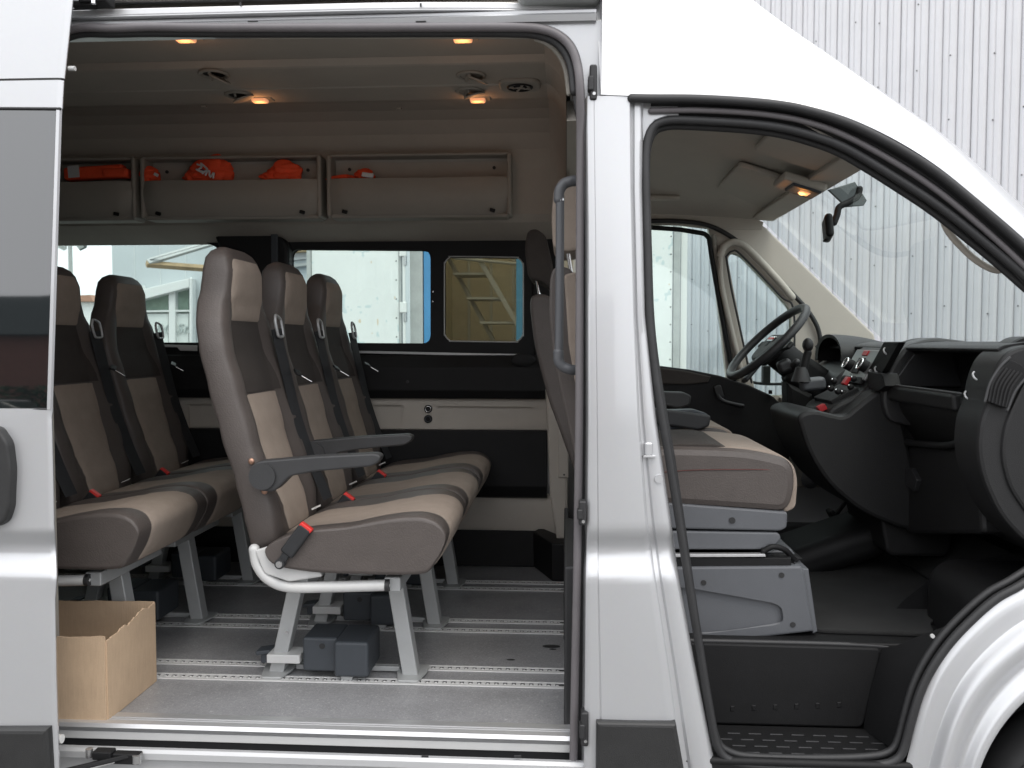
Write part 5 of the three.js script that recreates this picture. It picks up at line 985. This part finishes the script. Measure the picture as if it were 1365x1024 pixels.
function makeSeat(label, arms) {
  const t = thing('high_back_chair', label, 'seat', [BX, F, BZ], 'rows of high backed seats in the van');
  const b = part('backrest', [backGeo()], M.brown, t);
  part('headrest_panel', [backPanel(1.035, 1.222, (v) => 0.60 + 0.28 * smooth(0, 0.5, v) - 0.10 * smooth(0.85, 1, v), 0.006)], M.tan, b);
  part('shoulder_panel', [backPanel(0.838, 1.04, (v) => 0.74 - 0.16 * v, 0.003, true)], M.darkFabric, b);
  part('back_panel', [backPanel(0.44, 0.843, (v) => 0.5 + 0.10 * v, 0.006)], M.tan, b);
  const sy = YY(1.118); part('headrest_seam', [tube(Array.from({ length: 9 }, (_, i) => { const u = i / 8, xr = lerpTab(BT, sy, 1), xf = lerpTab(BT, sy, 2); return V(xr + 0.03 + (xf - xr - 0.045) * u, F + sy, BZ + lerpTab(BT, sy, 3) * (0.96 + 0.025 * Math.sin(u * 3.14))); }), 0.0018, { n: 20, rs: 6 })], M.darkFabric, b);
  const cu = part('cushion', cushGeo(), M.brown, t);
  part('cushion_panel', [cushPanel()], M.tan, cu);
  part('care_tag', [slab(FX(-0.755, 0.48, BZ - 0.10), [0.03, 0.002, 0.022], [0, 0.3, 0.4], 0.0005)], M.white, cu);
  // frame: bent tube each side with side plate
  const fr = part('seat_frame', [-0.245, -0.635].flatMap((z) => [tube([at(338, 733, -0.24), at(343, 755, -0.24), at(358, 773, -0.24), at(385, 783, -0.24), at(440, 783, -0.24), at(512, 781, -0.24)].map((p) => V(p.x, p.y, z)), 0.0158, { n: 60, rs: 14, soft: 0.5 })]), M.framePaint, t);
  part('frame_cap', [cyl([at(516, 781, -0.24).x, at(516, 781, -0.24).y, -0.245], 'x', 0.0165, 0.012, 18)], M.rubber, fr);
  part('side_plate', [plate([[339, 734], [363, 727], [374, 747], [392, 756], [424, 760], [430, 769], [385, 776], [352, 765]], -0.228, 0.012, { bevel: 0.004, r: 0.008 })], M.framePaint, fr);
  part('cross_beam', [box(-0.50, -0.455, F + 0.31, F + 0.35, -0.62, -0.25, 0.004)], M.legPaint, fr);
  part('cross_beam', [box(-0.76, -0.715, F + 0.31, F + 0.35, -0.62, -0.25, 0.004)], M.legPaint, fr);
  // legs on their plates
  const fl1 = at(549, 903, BZ), rl1 = at(371, 897, BZ), ft = at(524, 768, BZ), rt = at(402, 782, BZ);
  const l1 = part('leg', [bar([ft.x, F + 0.345, BZ], [fl1.x, F + 0.004, BZ], 0.046, 0.05, 0.004)], M.legPaint, t);
  const l2 = part('leg', [bar([rt.x, F + 0.325, BZ], [rl1.x, F + 0.004, BZ], 0.044, 0.05, 0.004)], M.legPaint, t);
  const lb = at(382, 843, BZ + 0.028); part('leg_bolt', [cyl([lb.x, lb.y, BZ + 0.027], 'z', 0.006, 0.006, 12)], M.steel, l2);
  const lb2 = at(523, 773, BZ + 0.028); part('leg_bolt', [box(lb2.x - 0.012, lb2.x + 0.008, lb2.y - 0.004, lb2.y + 0.004, BZ + 0.02, BZ + 0.04, 0.002)], M.steel, l1);
  const foot = (x, d) => mapped(extr(shapeOf([[x - 0.045, 0.0], [x - 0.03, 0.07], [x + 0.03, 0.07], [x + 0.045, 0.0], [x + 0.045, -0.055], [x - 0.055 * d, -0.07]], 0.008), 0.007, 0.002), 1, 0, 0, 0, 0, 0, 1, F + 0.005, 0, 1, 0, BZ - 0.002, 0, 0, 0, 1);
  part('foot_plate', [foot(fl1.x, 1)], M.legPaint, l1); part('foot_plate', [foot(rl1.x, 1)], M.legPaint, l2);
  part('floor_bar', [box(rl1.x + 0.05, fl1.x - 0.04, F + 0.005, F + 0.02, BZ - 0.03, BZ - 0.015, 0.002)], M.legPaint, t);
  part('leg_clamp', [slab([at(380, 876, BZ + 0.03).x, at(380, 876, BZ + 0.03).y, BZ + 0.012], [0.10, 0.026, 0.075], [0, 0, 0], 0.003)], M.framePaint, l2);
  const lk = at(354, 870, BZ); part('rail_latch', [slab([lk.x, lk.y + 0.008, BZ], [0.045, 0.012, 0.05], [0, 0, 0.15], 0.003), slab([lk.x, lk.y - 0.012, BZ], [0.02, 0.03, 0.03], [0, 0, 0], 0.003)], M.darkGrey, l2);
  // rail lock housing under the seat
  const h0 = at(398, 860, BZ + 0.08), h1 = at(490, 860, BZ + 0.08);
  const hb = part('lock_housing', [box(h0.x, h0.x + (h1.x - h0.x) * 0.52, F + 0.022, F + 0.125, BZ - 0.09, BZ + 0.045, 0.009, 3), box(h0.x + (h1.x - h0.x) * 0.5, h1.x, F + 0.018, F + 0.124, BZ - 0.09, BZ + 0.075, 0.010, 3)], M.darkGrey, t);
  part('housing_hole', [cyl([h0.x + 0.06, F + 0.10, BZ + 0.0455], 'z', 0.009, 0.002, 16)], M.rubber, hb);
  part('housing_foot', [box(h0.x + (h1.x - h0.x) * 0.58, h0.x + (h1.x - h0.x) * 0.75, F + 0.005, F + 0.02, BZ + 0.03, BZ + 0.06, 0.002)], M.legPaint, hb);
  // belt
  const bz = BZ - 0.155, bl = part('seat_belt', [ribbon([FX(-0.893, 1.02, bz), FX(-0.885, 0.97, bz - 0.005), FX(-0.862, 0.86, bz - 0.015), FX(-0.835, 0.74, bz - 0.025), FX(-0.79, 0.60, bz - 0.035), FX(-0.745, 0.49, bz - 0.04)], 0.046, V(0.35, 0.12, -0.93).normalize()), ribbon([FX(-0.898, 1.02, bz - 0.005), FX(-0.875, 0.9, bz - 0.022), FX(-0.845, 0.76, bz - 0.032), FX(-0.80, 0.58, bz - 0.045)], 0.046, V(0.35, 0.12, -0.93).normalize())], M.belt, t);
  part('belt_guide', [tube([FX(-0.893, 1.062, bz + 0.012), FX(-0.892, 1.05, bz - 0.03), FX(-0.885, 1.0, bz - 0.035), FX(-0.884, 0.998, bz + 0.012), FX(-0.889, 1.04, bz + 0.026)], 0.0048, { closed: true, n: 40, rs: 8, soft: 0.3 })], M.aluDull, bl);
  part('belt_tongue', [slab(FX(-0.832, 0.885, bz - 0.012), [0.022, 0.008, 0.06], [0.2, 0.4, -0.5], 0.003)], M.black, bl);
  part('tongue_plate', [slab(FX(-0.805, 0.868, bz - 0.006), [0.045, 0.003, 0.026], [0, 0.3, -0.55], 0.001)], M.chrome, bl);
  // buckle at the near side
  const k0 = at(374, 751, -0.205), k1 = at(396, 716, -0.205), k2 = at(409, 702, -0.205);
  const bu = part('belt_buckle', [bar(k0, k1, 0.022, 0.012, 0.004), bar(k0.clone().lerp(k1, 0.35), k2, 0.04, 0.022, 0.007), cyl(k0, 'z', 0.014, 0.022, 18)], M.belt, t);
  part('release_button', [bar(k2.clone().lerp(k0, 0.07), k2.clone().lerp(k0, -0.03), 0.038, 0.020, 0.003)], M.red, bu, { label: 'red release button' });
  part('buckle_bolt', [cyl(k0.clone().add(V(0, 0, 0.012)), 'z', 0.009, 0.006, 16)], M.steel, bu);
  if (arms) for (const dz of [0, -0.475]) {
    const g = plate([[332, 624], [344, 615], [420, 608.5], [470, 606], [500, 604.5], [508, 608], [505, 616], [495, 622], [420, 629], [386, 635], [374, 648], [364, 656], [346, 655], [333, 642]], -0.18, 0.045, { bevel: 0.011, r: 0.012 }).translate(0, 0, dz);
    const a = part('armrest', [g], M.arm, t), p = at(350, 635, -0.18), s1 = at(332.5, 616, -0.2), s2 = at(350, 656, -0.2);
    part('armrest_pivot', [cyl([p.x, p.y, -0.177 + dz], 'z', 0.036, 0.008, 30)], M.arm, a);
    if (!dz) for (const s of [s1, s2]) part('armrest_bolt', [new THREE.SphereGeometry(0.009, 14, 10).scale(1, 1, 0.6).translate(s.x, s.y, -0.214)], M.copper, a);
  }
  return t;
}
M.copper = std([0.42, 0.25, 0.18], 0.35, { metalness: 0.7 });
{
  makeSeat('brown and tan high backed seat with two armrests, next to the open sliding door', true);
  const plain = makeSeat('brown and tan seat between the armrest seat and the seat under the far window', false);
  plain.position.set(BX, F, -0.905);
  dup(plain, [BX, F, -1.405], 'brown and tan seat under the far window, same row as the armrest seat');
  dup(plain, [BX - 0.855, F, -0.44], 'seat in the row behind, half hidden by the slid back door, above the cardboard box');
  dup(plain, [BX - 0.855, F, -0.905], 'middle seat in the row behind the armrest seat');
  dup(plain, [BX - 0.855, F, -1.405], 'dark seat under the far rear window, in the row behind');
}
/* ------------------------------------------------------------------ cab seats */
{
  const s = thing('cab_passenger_seat', 'grey and tan cab seat on grey pedestal in the front doorway', 'seat', [0.4, CF, -0.5]);
  const z = -0.30, c1 = [[800, 600], [905, 596, 0.1], [1000, 600, 0.08], [1058, 614, 0.08], [1062, 650, 0.06], [1052, 684, 0.045], [905, 674, 0.1], [800, 670]];
  const cu = part('cushion', [plate(c1, z, 0.46, { bevel: 0.027 })], M.brown, s);
  part('cushion_panel', [plate([[880, 611], [930, 597, 0.05], [985, 595, 0.05], [1034, 602, 0.05], [1058, 618, 0.04], [1064, 640, 0.03], [1061, 678, 0.02], [1046, 684], [1035, 660], [1000, 640], [880, 636]], z - 0.03, 0.42, { bevel: 0.006, r: 0.01 })], M.tan, cu);
  part('cushion_panel', [plate([[800, 604], [905, 592], [950, 592], [975, 597], [930, 608], [880, 618], [800, 628]], z - 0.034, 0.40, { bevel: 0.006, r: 0.004 })], M.darkFabric, cu);
  M.stitch = std([0.11, 0.035, 0.03], 0.8);
  part('stitching', [tube([at(860, 632, z + 0.001), at(920, 627, z + 0.0015), at(1000, 626, z + 0.0015), at(1046, 627, z - 0.004)], 0.0012, { n: 40, rs: 6 })], M.stitch, cu);
  const bs = part('seat_base', [plate([[800, 664], [905, 672], [1050, 683], [1049, 704], [1040, 708], [800, 703]], z + 0.005, 0.42, { bevel: 0.008, r: 0.008 }), plate([[800, 706], [1038, 710], [1042, 718], [1034, 728], [1015, 733], [800, 733]], z + 0.002, 0.42, { bevel: 0.008, r: 0.012 })], M.grey, s);
  const sc = at(976, 694, z + 0.006); part('screw', [cyl([sc.x, sc.y, z + 0.005], 'z', 0.009, 0.004, 18)], M.rubber, bs);
  const sl = part('slide_rail', [plate([[800, 744], [1055, 744], [1055, 755], [800, 756]], z + 0.02, 0.03, { bevel: 0.002 }), plate([[800, 741], [1056, 739], [1070, 745], [1060, 752], [800, 750]], z - 0.04, 0.4, { bevel: 0.004 })], M.black, s);
  part('rail_edge', [plate([[800, 739.5], [1020, 739], [1021, 742.5], [800, 743.5]], z + 0.025, 0.02, { bevel: 0.001 })], M.alu, sl);
  part('slide_lever', [tube([at(1018, 735, z + 0.01), at(1030, 729, z + 0.01), at(1046, 733, z + 0.0), at(1058, 745, z - 0.02)], 0.008, { n: 20 })], M.black, sl);
  const bracket = part('rail_bracket', [plate([[1020, 735], [1055, 732], [1072, 755], [1064, 772], [1040, 762]], z - 0.06, 0.25, { bevel: 0.006 })], M.grey, s);
  const zp = -0.272, pd = part('pedestal', [
    plate([[800, 757], [1068, 755], [1072, 762], [1085, 842], [1060, 845], [938, 858], [800, 862]], zp, 0.03, { bevel: 0.006, holes: [{ p: [[860, 776], [925, 782], [1032, 801], [1045, 808], [1048, 828], [1038, 836], [940, 848], [860, 852]], r: 0.02 }] }),
    plate([[860, 776], [925, 782], [1032, 801], [1045, 808], [1048, 828], [1038, 836], [940, 848], [860, 852]], zp - 0.012, 0.01, { bevel: 0.001, r: 0.01 }),
    loft([at(925, 844, zp - 0.012), at(975, 840, zp - 0.012), at(1033, 831, zp - 0.012), at(1041, 827, zp - 0.012)], [at(925, 852, zp), at(975, 847, zp), at(1038, 838, zp), at(1048, 830, zp)], [[0, 0], [1, 0]], 20),
    box(0.05, at(1070, 760, zp).x - 0.004, CF + 0.003, CF + 0.185, -0.72, zp - 0.025, 0.006)], M.grey, s);
  for (const [px, py] of [[938, 777], [1042, 767], [1057, 833]]) { const p = at(px, py, zp + 0.001); part('screw', [cyl([p.x, p.y, zp], 'z', 0.0075, 0.004, 16)], M.rubber, pd); }
  part('pedestal_end', [plate([[1066, 757], [1078, 759], [1090, 842], [1084, 845]], zp - 0.008, 0.40, { bevel: 0.003 })], M.grey, pd);
  // backrest and headrest, seen past the grab handle
  const bk = part('backrest', [plate([[733, 372], [737, 358], [748, 354], [764, 360], [772, 420], [790, 540], [812, 650], [775, 650], [755, 555], [738, 480], [732, 420]], -0.27, 0.42, { bevel: 0.014, r: 0.03 })], M.brown, s);
  part('back_panel', [plate([[752, 366], [768, 362], [776, 430], [792, 530], [772, 540], [758, 460]], -0.262, 0.05, { bevel: 0.006, r: 0.01 })], M.tan, bk);
  part('headrest', [plate([[737, 330], [735, 290], [738, 252], [746, 238], [758, 234], [772, 244], [782, 300], [778, 332], [752, 336]], -0.34, 0.28, { bevel: 0.014, r: 0.03 })], M.tan, s);
  part('headrest_post', [tube([at(757, 336, -0.4), at(762, 366, -0.4)], 0.006, { soft: 0, n: 2 })], M.steel, s);
  part('headrest_post', [tube([at(757, 336, -0.55), at(762, 366, -0.55)], 0.006, { soft: 0, n: 2 })], M.steel, s);
  const d = thing('driver_seat', 'dark cab seat with two folding armrests behind the steering wheel', 'seat', [0.4, CF, -1.3]);
  const dz = -1.06;
  const dbk = part('backrest', [plate([[706, 408], [708, 393], [726, 391], [740, 400], [752, 470], [780, 590], [800, 640], [770, 640], [730, 530], [712, 460]], dz, 0.44, { bevel: 0.014, r: 0.03 })], M.brown, d);
  part('headrest', [plate([[704, 372], [699, 330], [703, 308], [714, 304], [728, 314], [740, 368], [738, 390], [722, 374]], dz - 0.08, 0.28, { bevel: 0.014, r: 0.03 })], M.darkFabric, d);
  part('headrest_post', [tube([at(716, 372, dz - 0.15), at(719, 394, dz - 0.15)], 0.006, { soft: 0, n: 2 })], M.chrome, d);
  const dc = part('cushion', [plate([[780, 600], [860, 584], [950, 570, 0.04], [972, 576, 0.03], [979, 592, 0.02], [976, 604], [900, 640], [780, 650]], dz, 0.46, { bevel: 0.014, r: 0.03 })], M.brown, d);
  part('cushion_panel', [plate([[800, 590], [880, 575], [952, 567, 0.04], [976, 574, 0.03], [982, 592, 0.02], [977, 600], [966, 582], [950, 578], [880, 584]], dz - 0.02, 0.42, { bevel: 0.006, r: 0.01 })], M.tan, dc);
  part('seat_base', [box(0.15, 0.72, CF + 0.002, CF + 0.33, -1.48, -1.1, 0.02)], M.black, d);
  for (const [o, zz] of [[0, -1.50], [26, -1.04]]) part('armrest', [plate([[800, 522 + o * 0.9], [880, 522 + o * 0.9], [912, 523 + o], [922 + o, 528 + o], [920 + o, 540 + o * 1.1], [905 + o, 545 + o * 1.1], [880, 540 + o], [800, 540 + o]], zz, 0.06, { bevel: 0.015, r: 0.012 })], M.arm, d);
  part('armrest_lower', [plate([[860, 548], [925, 546], [944, 552], [940, 566], [905, 572], [860, 575]], -1.06, 0.06, { bevel: 0.012, r: 0.01 })], M.darkGrey, d);
}
/* ------------------------------------------------------------------ loose things */
{
  const z0 = atY(143, 961, F).z, x1 = atY(143, 961, F).x, x0 = x1 - 0.44, z1 = atY(198, 908, F).z, h = 0.222;
  const bx = thing('cardboard_box', 'open torn cardboard box on the floor beside the sliding door', 'box', [(x0 + x1) / 2, F, (z0 + z1) / 2]);
  const nz = (t, k) => (k === 5 ? 1 : 0.35) * (0.009 * (n8(t * 0.9, k * 0.17) - 0.5) + 0.006 * (n16(t * 1.3, k * 0.17) - 0.5) + 0.004 * (n64(t, k * 0.31) - 0.5));
  const side = (a, b, k, tip, thick) => {
    const nrm = V(-(b.z - a.z), 0, b.x - a.x).normalize();
    const f = (o) => (u, v) => { const p = a.clone().lerp(b, u); const top = h + nz(u, k) * 1.4 + tip(u); const bow = 0.004 * Math.sin(Math.PI * u) * v; return [p.x + nrm.x * (o + bow), F + 0.001 + v * top, p.z + nrm.z * (o + bow)]; };
    const g0 = gridGeo(60, 6, f(0), 2), g1 = gridGeo(60, 6, f(thick), 2);
    const edge = gridGeo(60, 1, (u, v) => f(v * thick)(u, 1), 0.3);
    const e0 = gridGeo(1, 6, (u, v) => f(u * thick)(0, v), 0.3), e1 = gridGeo(1, 6, (u, v) => f(u * thick)(1, v), 0.3);
    return [g0, g1, edge, e0, e1];
  };
  const A = V(x0, 0, z0), B = V(x1, 0, z0), C = V(x1, 0, z1), D = V(x0, 0, z1);
  part('front_panel', side(A, B, 1, (u) => 0.003 * u, 0.0045), M.card, bx);
  part('end_panel', side(B, C, 5, (u) => 0.014 * smooth(0.2, 0.8, u), 0.0045), M.card, bx);
  part('back_panel', side(C, D, 9, (u) => 0.014 - 0.004 * u, 0.0045), M.card, bx);
  part('end_panel', side(D, A, 13, () => 0.005, 0.0045), M.card, bx);
  part('box_bottom', [box(x0, x1, F + 0.001, F + 0.006, z1, z0, 0.001)], M.card, bx);
}
{
  const Z = -1.525;
  const crumple = (px, py, w, h, k, amp = 0.35) => {
    const c = at(px, py, Z), sx = w * 0.00313 / 2, sy = h * 0.00313 / 2, g = new THREE.IcosahedronGeometry(1, 14), p = g.attributes.position, v = V();
    for (let i = 0; i < p.count; i++) {
      v.fromBufferAttribute(p, i);
      const r1 = Math.abs(n8(v.x * 0.21 + k, v.y * 0.23 + v.z * 0.17) - 0.5) * 2, r2 = Math.abs(n16(v.y * 0.2 + k * 0.3, v.z * 0.2 + v.x * 0.15) - 0.5) * 2;
      const f = 1 - amp * (1 - r1) * 0.8 - amp * 0.35 * (1 - r2);
      p.setXYZ(i, c.x + v.x * sx * f * 1.25, c.y + Math.max(-1, v.y) * sy * f * 1.3, Z + v.z * 0.04 * f);
    }
    g.deleteAttribute('uv'); g.computeVertexNormals(); return creased(g, 0.6);
  };
  const vest = (label, pos, gs, marks) => {
    const c = at(pos[0], pos[1], Z), o = thing('safety_vest', label, 'vest', [c.x, c.y, Z], 'orange garments in the overhead lockers');
    const f = part('fabric', gs, M.vest, o);
    for (const [mat, g, nm] of marks || []) part(nm, g, mat, f);
  };
  const rl = at(122, 229, -1.49);
  vest('flat folded orange vest with a grey reflective band, beside the slid back door', [122, 232], [slab([rl.x, rl.y, -1.52], [0.26, 0.055, 0.05], [0, 0, 0.05], 0.012, 3), slab([rl.x + 0.10, rl.y - 0.005, -1.51], [0.11, 0.04, 0.05], [0, 0, 0.0], 0.012, 3)], [[M.reflective, [slab([at(97, 228, -1.49).x, at(97, 228.5, -1.49).y, -1.4955], [0.05, 0.05, 0.004], [0, 0, 0.06], 0.001)], 'reflective_band']]);
  vest('small orange scrap of vest at the end of the middle locker', [200, 233], [crumple(200, 235, 26, 26, 0.4)], [[M.reflective, [slab(at(208, 233, -1.485), [0.02, 0.012, 0.004], [0, 0, -0.5], 0.001)], 'reflective_band']]);
  const stroke = (pts) => tube(pts.map(([x, y]) => at(x, y, -1.468)), 0.0042, { n: 14, rs: 6 });
  vest('heaped orange vest with white lettering in the middle locker', [282, 230], [crumple(283, 231, 66, 50, 1.7), crumple(262, 237, 40, 20, 3.1)], [[M.reflective, [stroke([[263, 219], [269, 222], [264, 227], [271, 229]]), stroke([[268, 218], [276, 225]]), stroke([[270, 231], [277, 226], [274, 233]]), stroke([[279, 228], [280, 236], [285, 230], [284, 237]]), stroke([[262, 226], [271, 231]])], 'lettering'], [M.navy, [tube([at(265, 225, -1.47), at(277, 229, -1.47)], 0.0022, { n: 8, rs: 6 })], 'letter_outline']]);
  vest('crumpled plain orange vest at the other end of the middle locker', [377, 232], [crumple(379, 234, 46, 38, 5.2), crumple(362, 238, 34, 16, 6.4)]);
  vest('low orange and white garment in the locker next to the grab handle', [470, 236], [crumple(457, 238, 44, 10, 7.7), crumple(486, 236, 26, 22, 8.3)], [[M.reflective, [slab(at(490, 233.5, -1.478), [0.05, 0.02, 0.012], [0, 0, -0.15], 0.005)], 'white_band']]);
}
renderer.render(scene, camera);
